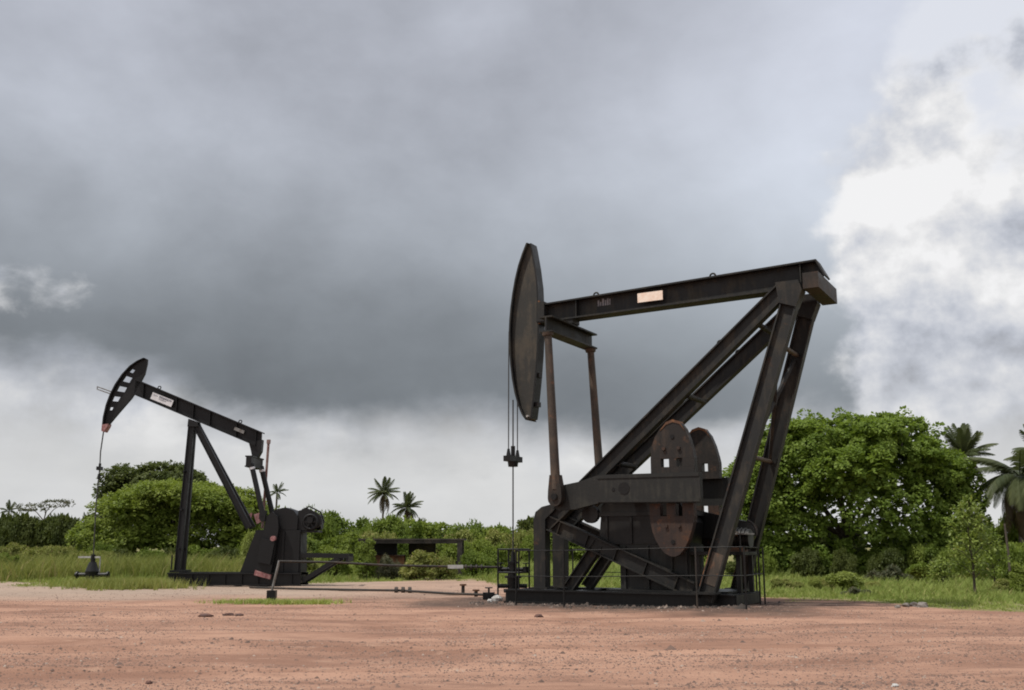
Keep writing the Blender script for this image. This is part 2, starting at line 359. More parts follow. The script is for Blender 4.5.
# ------------------------------------------------------------------ the ground sheet
def make_ground():
    gx = np.concatenate([-np.geomspace(1600, 26, 60)[:-1], np.linspace(-26, 26, 330), np.geomspace(26, 1600, 60)[1:]])
    gy = np.concatenate([-np.geomspace(300, 4, 14)[:-1], np.linspace(-4, 8.5, 14)[:-1], 8.5 * (62 / 8.5) ** np.linspace(0, 1, 330), np.geomspace(62, 3000, 50)[1:]])
    XX, YY = np.meshgrid(gx, gy); nx, ny = len(gx), len(gy)
    ZZ = gh(XX, YY)
    V = np.stack([XX.ravel(), YY.ravel(), ZZ.ravel()], 1)
    i = np.arange(nx * ny).reshape(ny, nx)
    F = np.stack([i[:-1, :-1].ravel(), i[:-1, 1:].ravel(), i[1:, 1:].ravel(), i[1:, :-1].ravel()], 1)
    m, nb, bs = new_mat('red_dirt_and_soil')
    pos = objco(nb, True)
    at_ = nb.N.new('ShaderNodeAttribute'); at_.attribute_name = 'zones'
    sp = nb.N.new('ShaderNodeSeparateColor'); nb.L.new(at_.outputs['Color'], sp.inputs[0])
    dirt, oil, pale = sp.outputs  # the oil zone also holds the painted shadow below the skid
    big = nb.noise(nb.mapv(pos, (.2, .55, 1)), 1.0, 8, .66, .6); mid = nb.noise(nb.mapv(pos, (.65, 1.5, 1)), 1.2, 10, .70, .3)
    fine = nb.noise(nb.mapv(pos, (.8, 1.1, 1)), 7, 10, .76); grit = nb.noise(pos, 42, 5, .7)
    c = nb.mix(nb.step(big, .36, .64), (.250, .138, .096), (.405, .240, .168))
    c = nb.mix(nb.mul(nb.step(mid, .50, .68), .62), c, (.175, .100, .074))
    c = nb.mix(nb.mul(nb.step(mid, .44, .28), .7), c, (.46, .30, .215))
    c = nb.mix(nb.mul(nb.step(fine, .57, .72), .6), c, (.135, .080, .062))
    c = nb.mix(nb.mul(nb.step(grit, .55, .68), .7), c, (.105, .072, .060))
    c = nb.mix(nb.mul(nb.step(grit, .36, .26), .5), c, (.42, .32, .25))
    c = nb.mix(nb.mul(pale, nb.lin(fine, .3, .7, .95, .55)), c, (.335, .275, .220))
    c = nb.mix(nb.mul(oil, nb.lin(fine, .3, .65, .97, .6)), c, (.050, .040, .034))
    soil = nb.mix(nb.step(fine, .4, .6), (.14, .14, .055), (.22, .20, .085))
    c = nb.mix(dirt, soil, c)
    nb.L.new(c, bs.inputs['Base Color']); bs.inputs['Roughness'].default_value = .92
    bs.inputs['Specular IOR Level'].default_value = .15
    bp = nb.N.new('ShaderNodeBump'); bp.inputs['Strength'].default_value = .75; bp.inputs['Distance'].default_value = .05
    hh = nb.add(nb.mul(fine, .9), nb.add(nb.mul(grit, .35), nb.mul(mid, .8)))
    nb.L.new(hh, bp.inputs['Height']); nb.L.new(bp.outputs[0], bs.inputs['Normal'])
    me = mesh_np('ground', V, F, m, True)
    x, y = V[:, 0], V[:, 1]
    dm = dirt_mask(x, y)
    oil_shade = np.zeros(len(x))
    # soaked soil with the skid's shadow painted in, under and around the pump
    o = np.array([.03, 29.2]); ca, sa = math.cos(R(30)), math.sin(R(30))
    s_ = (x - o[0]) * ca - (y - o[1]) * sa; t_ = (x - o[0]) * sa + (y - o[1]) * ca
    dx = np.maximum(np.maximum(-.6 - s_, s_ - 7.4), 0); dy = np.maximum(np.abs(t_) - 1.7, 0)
    oil_shade = np.clip(1.8 - np.sqrt(dx ** 2 + dy ** 2) / 1.25 + (vn(x, y, .9, 30) - .5) * 1.0 + (vn(x, y, .35, 35) - .5) * .6, 0, 1)
    oil_shade = np.maximum(oil_shade, .55 * np.exp(-((x - 9.6) / 1.9) ** 2 - ((y - 27.3) / .5) ** 2) * (vn(x, y, .6, 31) + .4))
    oil_shade = np.maximum(oil_shade, .5 * np.exp(-((x + 3.2) / 2.6) ** 2 - ((y - 30) / 1.2) ** 2) * (vn(x, y, .8, 32) + .35))
    palem = np.clip((y - 27.5 - .12 * (x + 12) + (vn(x, y, 3, 33) - .5) * 5) / 5, 0, 1) * np.clip((3 - x) / 5, 0, 1) * (.55 + .45 * np.clip((-4 - x) / 4, 0, 1))
    C = np.stack([dm, oil_shade, np.clip(palem, 0, .95), np.ones(len(x))], 1).astype(np.float32)
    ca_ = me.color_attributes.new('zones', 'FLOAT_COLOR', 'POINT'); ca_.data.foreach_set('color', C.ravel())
    o_ = obj('ground', me); tag(o_, 'reddish bare dirt yard running into green field', 'ground', kind='structure')
    return o_
make_ground()

# ------------------------------------------------------------------ the big pump
YAW1 = R(30)
A = empty('pumpjack', (.03, 29.2, 0), -YAW1)
tag(A, 'large weathered dark brown pumpjack with rusted round-ended counterweights and level walking beam', 'pumpjack')
for t in (-1.0, 1.0): MB().ibeam((.35, t, .17), (6.78, t, .17), .26, .36, .04, .03).build('skid_runner', M_oil, A)
for s_ in (.45, 1.25, 2.3, 3.4, 4.5, 5.6, 6.3, 6.7): MB().bar((s_, -.985, .2), (s_, .985, .2), .22, .26).build('skid_cross_member', M_oil, A)
MB().box(3.3, 6.55, -.86, .86, .352, .40).build('deck_plate', M_oil, A)
for t in (-.56, .56):
    m = MB().box(1.06, 1.42, t - .15, t + .15, .36, 2.22)
    m.prism([(1.06, 2.22), (1.42, 2.22), (1.72, 2.48), (1.60, 2.62), (1.32, 2.56), (1.12, 2.42)], t - .15, t + .15)
    o = m.build('front_post', M_leg, A)
    MB().box(.98, 1.50, t - .22, t + .22, .352, .40).build('base_plate', M_leg, o)
for t in (-.56, .56):
    o = MB().ibeam((1.45, t, 2.10), (8.28, t * 1.46, 7.78), .26, .40, .04, .08).build('front_leg', M_leg, A)
    MB().ring((6.60, t * 1.36, 6.62), .075, .022).build('lifting_eye', M_leg, o)
for s_, z in ((7.57, 7.10), (5.62, 5.40), (3.6, 3.72)): MB().tube((s_, -.55 - s_ * .02, z - .06), (s_, .55 + s_ * .02, z - .06), .07).build('cross_rung', M_leg, A)
for sg in (-1, 1):
    p, q = Vector((6.13, sg * 1.27, .20)), Vector((8.52, sg * .80, 7.66))
    o = MB().ibeam(p, q, .26, .42, .04, .08, up=(1, 0, 0)).build('rear_leg', M_leg, A)
    MB().box(5.85, 6.45, sg * 1.27 - .25, sg * 1.27 + .25, .352, .41).build('base_plate', M_leg, o)
    MB().bar(p.lerp(q, .045) + Vector((-.21, 0, 0)), p.lerp(q, .17) + Vector((-.215, 0, 0)), .262, .02, (1, 0, 0)).build('sunlit_rust_plate', M_rust, o)  # rust whose orange also paints in sunlight on the lower leg
    MB().bar(p.lerp(q, .05) + Vector((0, -.045, 0)), p.lerp(q, .15) + Vector((0, -.045, 0)), .02, .30, (1, 0, 0)).build('sunlit_rust_web', M_pit, o)  # lighter rusty web, sunlight put into its colour
    MB().prism([(8.22, 7.45), (8.62, 7.30), (8.80, 7.72), (8.72, 7.98), (8.15, 7.98)], sg * .80 - .19, sg * .80 + .19).build('head_plate', M_leg, o)
for s_, h_, z in ((8.14, .83, 6.42), (7.26, 1.0, 3.68), (6.64, 1.13, 1.80)): MB().tube((s_, -h_, z), (s_, h_, z), .06).build('cross_rung', M_pit, A)
for (z0, z1) in ((3.7, 6.3),):
    for sg in (-1, 1):
        f = lambda z: 6.13 + (z - .2) / 7.46 * 2.39; g_ = lambda z: 1.27 - (z - .2) / 7.46 * .47
        MB().bar((f(z0), sg * (g_(z0) - .1), z0), (f(z1), -sg * (g_(z1) - .1), z1), .08, .08).build('cross_brace', M_leg, A)
m = MB().box(8.84, 9.22, -1.02, 1.02, 7.72, 8.12); m.build('saddle', M_sad, A)
MB().box(8.50, 9.0, -.30, .30, 7.985, 8.02).build('bearing_pad', M_leg, A)
# walking beam
BT = lambda s_: 8.45 + (s_ - 1.2) * .0256; BB = lambda s_: 7.895 + (s_ - 1.9) * .010
m = MB()
m.prism([(.95, BT(.95) - .04), (9.0, BT(9.0) - .04), (9.15, 8.3), (9.05, BB(9.05) + .04), (.95, BB(.95) + .04)], -.05, .05)
m.prism([(.95, BT(.95) - .045), (9.02, BT(9.02) - .045), (9.02, BT(9.02)), (.95, BT(.95))], -.25, .25)
m.prism([(.95, BB(.95)), (8.7, BB(8.7)), (8.7, BB(8.7) + .045), (.95, BB(.95) + .045)], -.25, .25)
m.quads([(9.02, -.25, BT(9)), (9.02, .25, BT(9)), (9.24, .25, 8.20), (9.24, -.25, 8.20), (8.98, -.25, BT(9)), (8.98, .25, BT(9)), (9.20, .25, 8.18), (9.20, -.25, 8.18)],
        [(0, 3, 2, 1), (4, 5, 6, 7), (0, 4, 7, 3), (1, 2, 6, 5), (3, 7, 6, 2)])
for s_ in (1.2, 2.2, 8.6): m.box(s_ - .012, s_ + .012, -.21, .21, BB(s_) + .05, BT(s_) - .05)
beam = m.build('walking_beam', M_big, A)
for s_ in (2.75, 6.22):
    MB().ring((s_, 0, BT(s_) + .06), .075, .026).build('lifting_eye', M_big, beam)
MB().box(4.12, 4.86, -.235, -.215, 8.11, 8.37).build('name_board', M_peach, beam)
for x_ in (4.3, 4.7): MB().bar((x_, -.225, 8.2), (x_, -.06, 8.2), .04, .04).build('board_bracket', M_big, beam)
m = MB()                                               # faded unreadable painted marks
xx = 2.82
for wd_, hh in ((.05, .18), (.04, .12), (.06, .20), (.04, .16), (.05, .20), (.03, .18)):
    m.box(xx, xx + wd_, -.058, -.052, 8.20, 8.20 + hh); xx += wd_ + .025
m.build('faded_lettering', M_mark, beam)
# horse head
fr = [(.64, 10.36), (.50, 10.06), (.36, 9.70), (.25, 9.30), (.165, 8.88), (.10, 8.45), (.06, 8.05), (.045, 7.72), (.055, 7.25), (.09, 6.75), (.15, 6.30), (.235, 5.88), (.35, 5.50), (.48, 5.22), (.60, 5.06)]
bk = [(.70, 5.10), (.76, 5.50), (.85, 6.25), (.92, 7.0), (.955, 7.67), (.95, 8.4), (.925, 9.02), (.85, 9.6), (.74, 10.2), (.70, 10.37)]
hd = MB().prism(fr + bk, -.17, .17).build('horsehead', M_head, A)
m = MB()                                               # wrap plate for the bridle, a little wider than the head
ins = [(x + .03, z) for x, z in fr]; out = [(x - .02, z) for x, z in fr]
for i in range(len(fr) - 1): m.prism([out[i], out[i + 1], ins[i + 1], ins[i]], -.30, .30)
m.build('wrap_plate', M_big, hd)
m = MB()
bi = [(x - .03, z) for x, z in bk]; bo = [(x + .022, z) for x, z in bk]
for i in range(len(bk) - 1): m.prism([bo[i], bo[i + 1], bi[i + 1], bi[i]], -.18, .18)
m.build('back_plate', M_oil, hd)
for z in (5.45, 6.3): MB().box(.88 - (7.7 - z) * .055, 1.01 - (7.7 - z) * .055, -.09, .09, z, z + .14).build('stiffener_block', M_leg, hd)
MB().box(.94, 1.2, -.27, .27, 7.92, 8.50).build('head_hinge', M_big, A)
for t in (-.2, .2): MB().tube((1.0, t, 7.86), (1.0, t, 8.56), .035).build('hinge_pin', M_rust, A)
MB().tube((.62, -.28, 5.17), (.62, .28, 5.17), .03).build('sky_dot_pin', M_bag, hd)  # pale pin paints the bright sky showing through a hole in the tip
# equalizer with bearing
eq = MB().ibeam((1.88, -1.46, 7.52), (1.88, 1.46, 7.52), .40, .46, .045, .05).build('equalizer', M_big, A)
MB().box(1.66, 2.10, -.22, .22, 7.772, 7.90).build('equalizer_bearing', M_big, A)
MB().prism([(1.2, 7.60), (1.66, 7.30), (1.66, 7.74), (1.3, 7.88)], -.09, .09).build('bearing_bracket', M_big, A)
for sg in (-1, 1):
    p = MB().tube((1.90, sg * 1.36, 7.24), (2.14, sg * 1.42, 2.98), .105, .13).build('pitman', M_pit, A)
    MB().tube((1.90, sg * 1.36, 7.20), (1.895, sg * 1.36, 7.285), .15, .17).build('top_socket', M_pit, p)
    c = MB(); poly = [(2.0, 3.36), (1.955, 2.95), (1.945, 2.74)] + [(2.15 + .205 * math.cos(a), 2.74 + .21 * math.sin(a)) for a in np.linspace(math.pi, 2 * math.pi, 9)] + [(2.355, 2.74), (2.345, 2.95), (2.27, 3.36)]
    c.prism(poly, sg * 1.42 - .11, sg * 1.42 + .11).build('bottom_socket', M_sad, p)
    MB().tube((2.15, sg * 1.15, 2.78), (2.15, sg * 1.58, 2.78), .09).build('crank_pin', M_oil, A)
    ck = MB().prism([(1.88, 2.72), (1.98, 2.96), (2.30, 3.10), (2.75, 3.17), (3.34, 3.33), (6.10, 3.31), (6.10, 2.56), (3.32, 2.60), (2.62, 2.45), (2.15, 2.43), (1.95, 2.52)], sg * 1.29, sg * 1.09).build('crank_arm', M_crank, A)
    MB().prism([(3.3, 2.62), (6.08, 2.58), (6.08, 2.66), (3.3, 2.70)], sg * 1.31, sg * 1.27).build('lower_rack', M_crank, ck)
    MB().prism([(3.3, 3.23), (6.08, 3.21), (6.08, 3.29), (3.3, 3.31)], sg * 1.31, sg * 1.27).build('upper_rack', M_crank, ck)
    for b_ in (3.75,): MB().tube((b_, sg * 1.28, 2.94), (b_, sg * 1.30, 2.94), .05, n=8).build('bolt', M_oil, ck)
    y0, y1 = sg * 1.08, sg * .86
    # upper weight: lobe and three feet, lower weight the same upside down
    up = [(4.72, 3.70), (4.75, 4.0), (4.85, 4.25), (5.0, 4.47), (5.17, 4.62), (5.36, 4.68), (5.54, 4.62), (5.68, 4.44), (5.79, 4.16), (5.87, 3.85), (5.90, 3.70)]
    m = MB().prism(up, y0, y1)
    for a0, a1 in ((4.72, 5.00), (5.22, 5.42), (5.58, 5.90)): m.prism([(a0, 3.482), (a1, 3.482), (a1, 3.698), (a0, 3.698)], y0, y1)
    m.prism([(4.72, 3.28), (5.90, 3.28), (5.90, 3.48), (4.72, 3.48)], y0, y1)
    wgt = m.build('upper_counterweight', M_cwu, A)
    MB().prism([(x, z + .012) for x, z in up[4:7]] + [(x, z - .06) for x, z in up[3:8]][::-1], y0 + sg * .015, y1 - sg * .015).build('lit_rust_rim', M_rust, wgt)  # rust rim, its orange painting the light that falls on the top
    for b_ in (5.1, 5.5): MB().tube((b_, y0, 3.95), (b_, y0 + sg * .05, 3.95), .05, n=6).build('bolt', M_cw, wgt)
    MB().tube((5.33, y0, 4.25), (5.33, y0 + sg * .02, 4.25), .055, n=8).build('lifting_hole', M_oil, wgt)
    dn = [(4.66, 2.24), (4.67, 2.08), (4.72, 1.86), (4.80, 1.65), (4.91, 1.46), (5.04, 1.32), (5.17, 1.25), (5.30, 1.235), (5.42, 1.28), (5.55, 1.42), (5.68, 1.65), (5.77, 1.90), (5.83, 2.10), (5.85, 2.24)]
    m = MB().prism(dn, y0, y1)
    for a0, a1 in ((4.66, 4.94), (5.12, 5.36), (5.54, 5.84)): m.prism([(a0, 2.242), (a1, 2.242), (a1, 2.56), (a0, 2.56)], y0, y1)
    wgt = m.build('lower_counterweight', M_cw, A)
    for b_ in (5.1, 5.45): MB().tube((b_, y0, 2.0), (b_, y0 + sg * .05, 2.0), .05, n=6).build('bolt', M_cw, wgt)
    MB().tube((5.27, y0, 1.6), (5.27, y0 + sg * .02, 1.6), .055, n=8).build('lifting_hole', M_oil, wgt)
# gear reducer on its stand
gb = MB().prism([(2.95, 1.55), (5.45, 1.55), (5.52, 2.1), (5.2, 2.75), (4.6, 3.15), (4.05, 3.25), (3.5, 3.1), (3.05, 2.55)], -.52, .52).build('gear_reducer', M_oil, A)
MB().box(2.85, 5.55, -.58, .58, 2.28, 2.38).build('housing_flange', M_oil, gb)
for s_ in (3.2, 3.9, 4.6, 5.2): MB().box(s_ - .03, s_ + .03, -.56, .56, 1.56, 2.27).build('housing_rib', M_oil, gb)
MB().tube((4.05, -1.30, 2.96), (4.05, 1.30, 2.96), .16).build('crank_shaft', M_oil, A)
MB().tube((2.74, -.62, 2.34), (2.74, -.46, 2.34), .24, n=18).tube((2.74, -.46, 2.34), (2.74, .5, 2.34), .07).build('brake_drum', M_oil, A)
m = MB().box(3.55, 5.50, -.50, .50, .402, 1.548)
m.build('reducer_stand', M_crank, A)
for s_ in (3.7, 4.35, 5.0, 5.4): MB().box(s_ - .03, s_ + .03, -.56, .56, .402, 1.50).build('stand_rib', M_crank, A)
for t in (-.56, .56):
    MB().ibeam((2.05, t, .36), (2.98, t, 1.56), .24, .30, .03, .04, up=(1, 0, 0)).build('stand_leg', M_leg, A)
    MB().ibeam((1.40, t * 1.02, 2.16), (5.62, t * 1.28, .42), .22, .40, .035, .04, stiff=5).build('diagonal_brace', M_leg, A)
MB().box(5.52, 6.9, -.62, .62, 1.28, 1.36).build('motor_platform', M_oil, A)
for s_, t in ((5.7, -.5), (5.7, .5), (6.75, -.5), (6.75, .5)): MB().bar((s_, t, .35), (s_, t, 1.28), .11, .11).build('platform_leg', M_oil, A)
mt = MB().tube((6.15, -.05, 1.68), (6.95, -.05, 1.68), .24, n=16).build('motor', M_oil, A)
for i in range(7): MB().tube((6.22 + i * .1, -.05, 1.68), (6.245 + i * .1, -.05, 1.68), .275, n=16).build('cooling_fin', M_oil, mt)
MB().box(6.3, 6.8, -.35, .25, 1.362, 1.47).build('motor_foot', M_rust, mt)
bg_ = [(3.9 + .42 * math.cos(a), 2.35 + .42 * math.sin(a)) for a in np.linspace(math.pi / 2, 3 * math.pi / 2, 9)] + [(6.55 + .3 * math.cos(a), 1.85 + .3 * math.sin(a)) for a in np.linspace(-math.pi / 2, math.pi / 2, 9)]
go = MB().prism(bg_, .60, .84).build('belt_guard', M_oil, A)
MB().ring((6.55, .72, 1.85), .315, .035, a0=-.3, a1=1.3, n=10).build('guard_rim', M_pipe, go)
MB().box(6.45, 7.0, -.72, .10, 1.80 - .02, 1.82).build('canopy_plate', M_galv, A)
for t in (-.68, .06): MB().tube((6.86, t, 1.36), (6.86, t, 1.78), .025).build('canopy_post', M_oil, A)
# bridle, carrier bar, polished rod
for t in (-.26, .26): MB().path([(.012, t, 7.72), (.002, t, 6.6), (0, t, 5.4), (0, t, 4.12)], .018, 6).build('bridle_cable', M_cable, A)
cb = MB().box(-.11, .11, -.37, .37, 3.90, 4.06).build('carrier_bar', M_oil, A)
for t in (-.26, .26): MB().tube((0, t, 4.06), (0, t, 4.26), .07, .035).build('cable_socket', M_oil, cb)
MB().tube((0, 0, 4.06), (0, 0, 4.36), .065, n=8).tube((0, 0, 3.76), (0, 0, 3.92), .14, .16, n=10).build('rod_clamp', M_oil, cb)
MB().tube((0, 0, 1.30), (0, 0, 5.72), .021, n=8).build('polished_rod', M_cable, A)

# ------------------------------------------------------------------ big well head
W = empty('wellhead', (.03, 29.2, g1(.03, 29.2)), -YAW1)
tag(W, 'dark stuffing box and valve tree under the large pumpjack polished rod', 'wellhead')
MB().tube((0, 0, -.05), (0, 0, .22), .20, n=14).tube((0, 0, .22), (0, 0, .27), .27, n=14).tube((0, 0, .27), (0, 0, .62), .15, .17, n=14).build('casing_head', M_oil, W)
MB().tube((0, 0, .62), (0, 0, .68), .24, n=14).tube((0, 0, .68), (0, 0, 1.02), .11, n=12).build('tubing_head', M_oil, W)
MB().tube((0, 0, 1.02), (0, 0, 1.08), .15, n=12).tube((0, 0, 1.08), (0, 0, 1.36), .075, .05, n=12).build('stuffing_box', M_oil, W)
MB().tube((-.42, 0, .86), (.42, 0, .86), .055).build('cross_tee', M_oil, W)
for x in (-.42, .42):
    v_ = MB().tube((x, 0, .78), (x, 0, .94), .085).tube((x, 0, .94), (x, 0, 1.03), .02).build('side_valve', M_oil, W)
    MB().ring((x, 0, 1.03), .09, .014, 'z').build('handwheel', M_oil, v_)
MB().tube((-.35, -.2, .40), (.35, .2, .40), .06).build('casing_outlet', M_oil, W)
Cg = empty('well_cage', (.03, 29.2, g1(.03, 29.2)), -YAW1)
tag(Cg, 'thin dark pipe cage standing round the wellhead', 'cage')
cs = [(-.32, -.30), (.36, -.30), (.36, .30), (-.32, .30)]
for x, y in cs: MB().tube((x, y, -.06), (x, y, 1.44), .026, n=8).build('post', M_oil, Cg)
for z in (1.42, .78):
    for i in range(4):
        p, q = cs[i], cs[(i + 1) % 4]; MB().tube((*p, z), (*q, z), .022, n=8).build('rail', M_oil, Cg)

# ------------------------------------------------------------------ guard rail round the big pump
def pl(s_, t): 
    ca, sa = math.cos(YAW1), math.sin(YAW1); return (.03 + s_ * ca + t * sa, 29.2 - s_ * sa + t * ca)
Fn = empty('guard_rail', (*pl(4, -2.2), 0))
tag(Fn, 'thin rusty pipe guard rail running round the large pumpjack', 'railing')
o0 = Vector((*pl(4, -2.2), 0))
def frail(pts, mids=1):
    prev = None
    for k, (s_, t) in enumerate(pts):
        x, y = pl(s_, t); z = g1(x, y); p = Vector((x, y, z)) - o0
        if k < len(pts): MB().tube(p + Vector((0, 0, -.1)), p + Vector((0, 0, 1.42)), .022, n=8).build('post', M_pipe if (k == 2 and t < -2) else M_oil, Fn)
        if prev is not None:
            for h_ in (1.40, .75): MB().tube(prev + Vector((0, 0, h_)), p + Vector((0, 0, h_)), .011, n=6).build('rail', M_oil, Fn)
        prev = p
frail([(1.3, -2.1), (2.75, -2.2), (6.25, -2.2), (7.42, -2.2), (7.02, .28)])
frail([(7.04, .62), (6.4, 2.1), (4.4, 2.1), (2.6, 2.1), (.9, 2.0)])

# ------------------------------------------------------------------ the black pump on the left
YAW2 = R(2)
B0 = Vector((-16.44, 40.3, 0))
Bp = empty('pumpjack', B0, -YAW2)
tag(Bp, 'black pumpjack with tilted beam, slotted horsehead and faded red paint marks', 'pumpjack')
def lb(s_): return 8.02 - (s_ - 1.48) * .4125        # top of the tilted beam
DN = .655                                            # beam depth measured straight down
m = MB()
def tilt_bar(m, s0, s1, d0, d1, y0, y1): m.prism([(s0, lb(s0) - d0), (s1, lb(s1) - d0), (s1, lb(s1) - d1), (s0, lb(s0) - d1)], y0, y1)
tilt_bar(m, 1.15, 6.46, 0, .05, -.19, .19); tilt_bar(m, 1.05, 6.20, DN - .05, DN, -.19, .19); tilt_bar(m, 1.10, 6.40, .05, DN - .05, -.05, .05)
for s_ in (1.5, 2.9, 3.6, 4.3, 5.4, 6.2): tilt_bar(m, s_ - .01, s_ + .01, .052, DN - .052, -.165, .165)
bb = m.build('walking_beam', M_blk, Bp)
sg_ = MB().prism([(1.93, 7.60), (2.80, 7.255), (2.71, 6.99), (1.84, 7.335)], -.215, -.195).build('sign_board', M_white, bb)
m = MB()
def on_sign(u, v): return (1.93 + .87 * u - .09 * v, 7.60 - .345 * u - .265 * v)
for (u0, u1, v0, v1) in ((.34, .42, .12, .42), (.44, .50, .12, .40), (.52, .60, .14, .42), (.62, .68, .12, .40), (.70, .79, .14, .42), (.82, .92, .12, .34), (.36, .70, .54, .62), (.08, .26, .25, .32)):
    m.prism([on_sign(u0, v0), on_sign(u1, v0), on_sign(u1, v1), on_sign(u0, v1)], -.221, -.213)
m.build('faded_lettering', M_ink, sg_)
MB().prism([(5.35, 6.18), (5.75, 6.02), (5.71, 5.90), (5.31, 6.06)], -.2, -.192).build('nameplate', M_galv, bb)
for s_ in (2.1, 5.5): MB().ring((s_, 0, lb(s_) + .05), .06, .022).build('lifting_eye', M_blk, bb)
# horsehead: a solid back with slots between it and the front arc
fa = [(-.05, 6.08), (-.035, 6.60), (.04, 7.09), (.17, 7.52), (.345, 7.93), (.60, 8.35), (.89, 8.69), (1.18, 8.90), (1.44, 9.02)]
ba = [(.16, 6.30), (.44, 6.67), (.74, 7.05), (1.03, 7.41), (1.20, 7.75), (1.36, 8.12), (1.50, 8.43), (1.54, 8.75), (1.54, 8.98)]
H = empty('horsehead', (0, 0, 0)); H.parent = Bp
def lerp(p, q, f): return (p[0] + (q[0] - p[0]) * f, p[1] + (q[1] - p[1]) * f)
def cv(L_, u):
    u = max(0, min(1, u)) * (len(L_) - 1); i = min(int(u), len(L_) - 2); return lerp(L_[i], L_[i + 1], u - i)
def HP(u, v): return lerp(cv(fa, u), cv(ba, u), v)
m = MB(); slots = [(.20, .235, .16, .38), (.305, .365, .12, .46), (.43, .495, .12, .52), (.555, .62, .12, .50), (.68, .725, .12, .36)]
us = sorted(set([0, .06, .12, .18, .9, .95, 1] + [round(x, 3) for s_ in slots for x in (s_[0], (s_[0] + s_[1]) / 2, s_[1])]))
for i in range(len(us) - 1):
    u0, u1 = us[i], us[i + 1]; sl_ = [s_ for s_ in slots if s_[0] - 1e-6 <= u0 and u1 <= s_[1] + 1e-6]
    segs = [(0, 1)] if not sl_ else [(0, sl_[0][2]), (sl_[0][3], 1)]
    if sl_:
        mid_ = (sl_[0][0] + sl_[0][1]) / 2
    for v0, v1 in segs: m.prism([HP(u0, v0), HP(u1, v0), HP(u1, v1), HP(u0, v1)], -.05, .05)
m.build('side_plates', M_blk, H)
m = MB()
for i in range(16):
    p, q = cv(fa, i / 16), cv(fa, (i + 1) / 16); m.prism([(p[0] - .035, p[1] + .01), (q[0] - .035, q[1] + .01), (q[0] + .02, q[1]), (p[0] + .02, p[1])], -.17, .17)
m.build('wrap_plate', M_blk, H)
MB().prism([(-.08, 6.04), (-.075, 6.30), (.17, 6.33), (.14, 6.22), (.02, 6.0)], -.175, .175).build('red_tip', M_pink, H)
for dz in (-.05, .05): MB().tube((-.47, 0, 7.82 + dz), (.16, 0, 7.60 + dz), .022, n=6).build('hanger_bar', M_galv, H)
MB().tube((-.47, 0, 7.75), (-.47, 0, 7.89), .022, n=6).build('hanger_end', M_galv, H)
# post and brace
tp = (3.55, 6.50)
for sg in (-1, 1):
    MB().ibeam((3.42, sg * .28, .5), (3.56, sg * .10, 6.35), .14, .24, .03, .04, up=(1, 0, 0)).build('samson_post', M_blk, Bp)
    MB().ibeam((3.72, sg * .10, 6.28), (6.15, sg * .26, 2.20), .14, .23, .03, .04).build('rear_brace', M_blk, Bp)
for z in (1.4, 2.9, 4.4): MB().tube((3.45, -.38, z), (3.45, .38, z), .04, n=8).build('cross_rung', M_blk, Bp)
MB().prism([(3.42, 6.2), (3.88, 6.2), (3.80, 6.40), (3.44, 6.52)], -.2, .2).build('center_bearing', M_blk, Bp)
MB().box(3.22, 3.68, -.55, .55, .502, .58).build('post_foot', M_blk, Bp)
MB().tube((3.3, -.6, .62), (3.3, -.6, 1.15), .03, n=8).build('ladder_stub', M_blk, Bp)
# tail bracket, equalizer, pitmans
MB().prism([(5.92, lb(5.92) - DN + .03), (6.46, lb(6.46) - .3), (6.44, 5.2), (6.30, 4.92), (6.10, 4.92), (6.02, 5.25)], -.13, .13).build('tail_bracket', M_blk, Bp)
MB().ibeam((6.16, -.80, 4.76), (6.16, .80, 4.76), .30, .44, .05, .22).build('equalizer', M_blk, Bp)
for sg in (-1, 1):
    p = MB().tube((6.24, sg * .68, 4.66), (6.82, sg * .74, 2.62), .105).build('pitman', M_blk, Bp)
    MB().tube((6.27, sg * .68, 4.53), (6.29, sg * .68, 4.44), .118).build('white_band', M_white, p)
    MB().prism([(6.7, 2.85), (6.68, 2.55), (6.78, 2.42), (6.92, 2.45), (6.95, 2.85)], sg * .74 - .09, sg * .74 + .09).build('pitman_foot', M_blk, p)
    ck = MB().prism([(6.62, .42), (7.20, .28), (7.36, 1.2), (7.46, 2.2), (7.40, 2.62), (7.18, 2.80), (6.96, 2.62), (6.88, 2.1)], sg * .60, sg * .80).build('crank_arm', M_blk, Bp)
    MB().prism([(6.59, .41), (7.21, .25), (7.24, .42), (6.63, .60)], sg * .595, sg * .806).build('red_end', M_pink, ck)
    MB().prism([(6.72, .9), (7.24, .8), (7.38, 1.7), (6.84, 1.8)], sg * .80, sg * .96).build('counterweight', M_blk, ck)
    MB().tube((7.3, sg * .6, 1.78), (7.3, sg * .985, 1.78), .1, n=12).build('red_bolt_head', M_pink, ck)
for k, (x, z) in enumerate(((5.86, 2.62), (6.28, 2.66))):
    MB().prism([(x - .18, z + .08), (x + .18, z + .18), (x + .12, z - .22), (x - .04, z - .30)], .44, .50).build('red_guard_flag', M_pink, Bp)
MB().tube((6.33, .95, 2.2), (6.42, .95, 5.70), .055, n=8).tube((6.42, .95, 5.62), (6.42, .95, 5.78), .085, n=8).build('marker_rod', M_redw, Bp)
MB().prism([(6.85, 2.12), (8.1, 2.12), (8.12, 2.6), (7.95, 2.86), (7.6, 2.98), (7.2, 2.9), (6.95, 2.65)], -.48, .48).build('gear_reducer', M_blk, Bp)
MB().tube((7.2, -.75, 2.55), (7.2, .75, 2.55), .12).build('crank_shaft', M_blk, Bp)
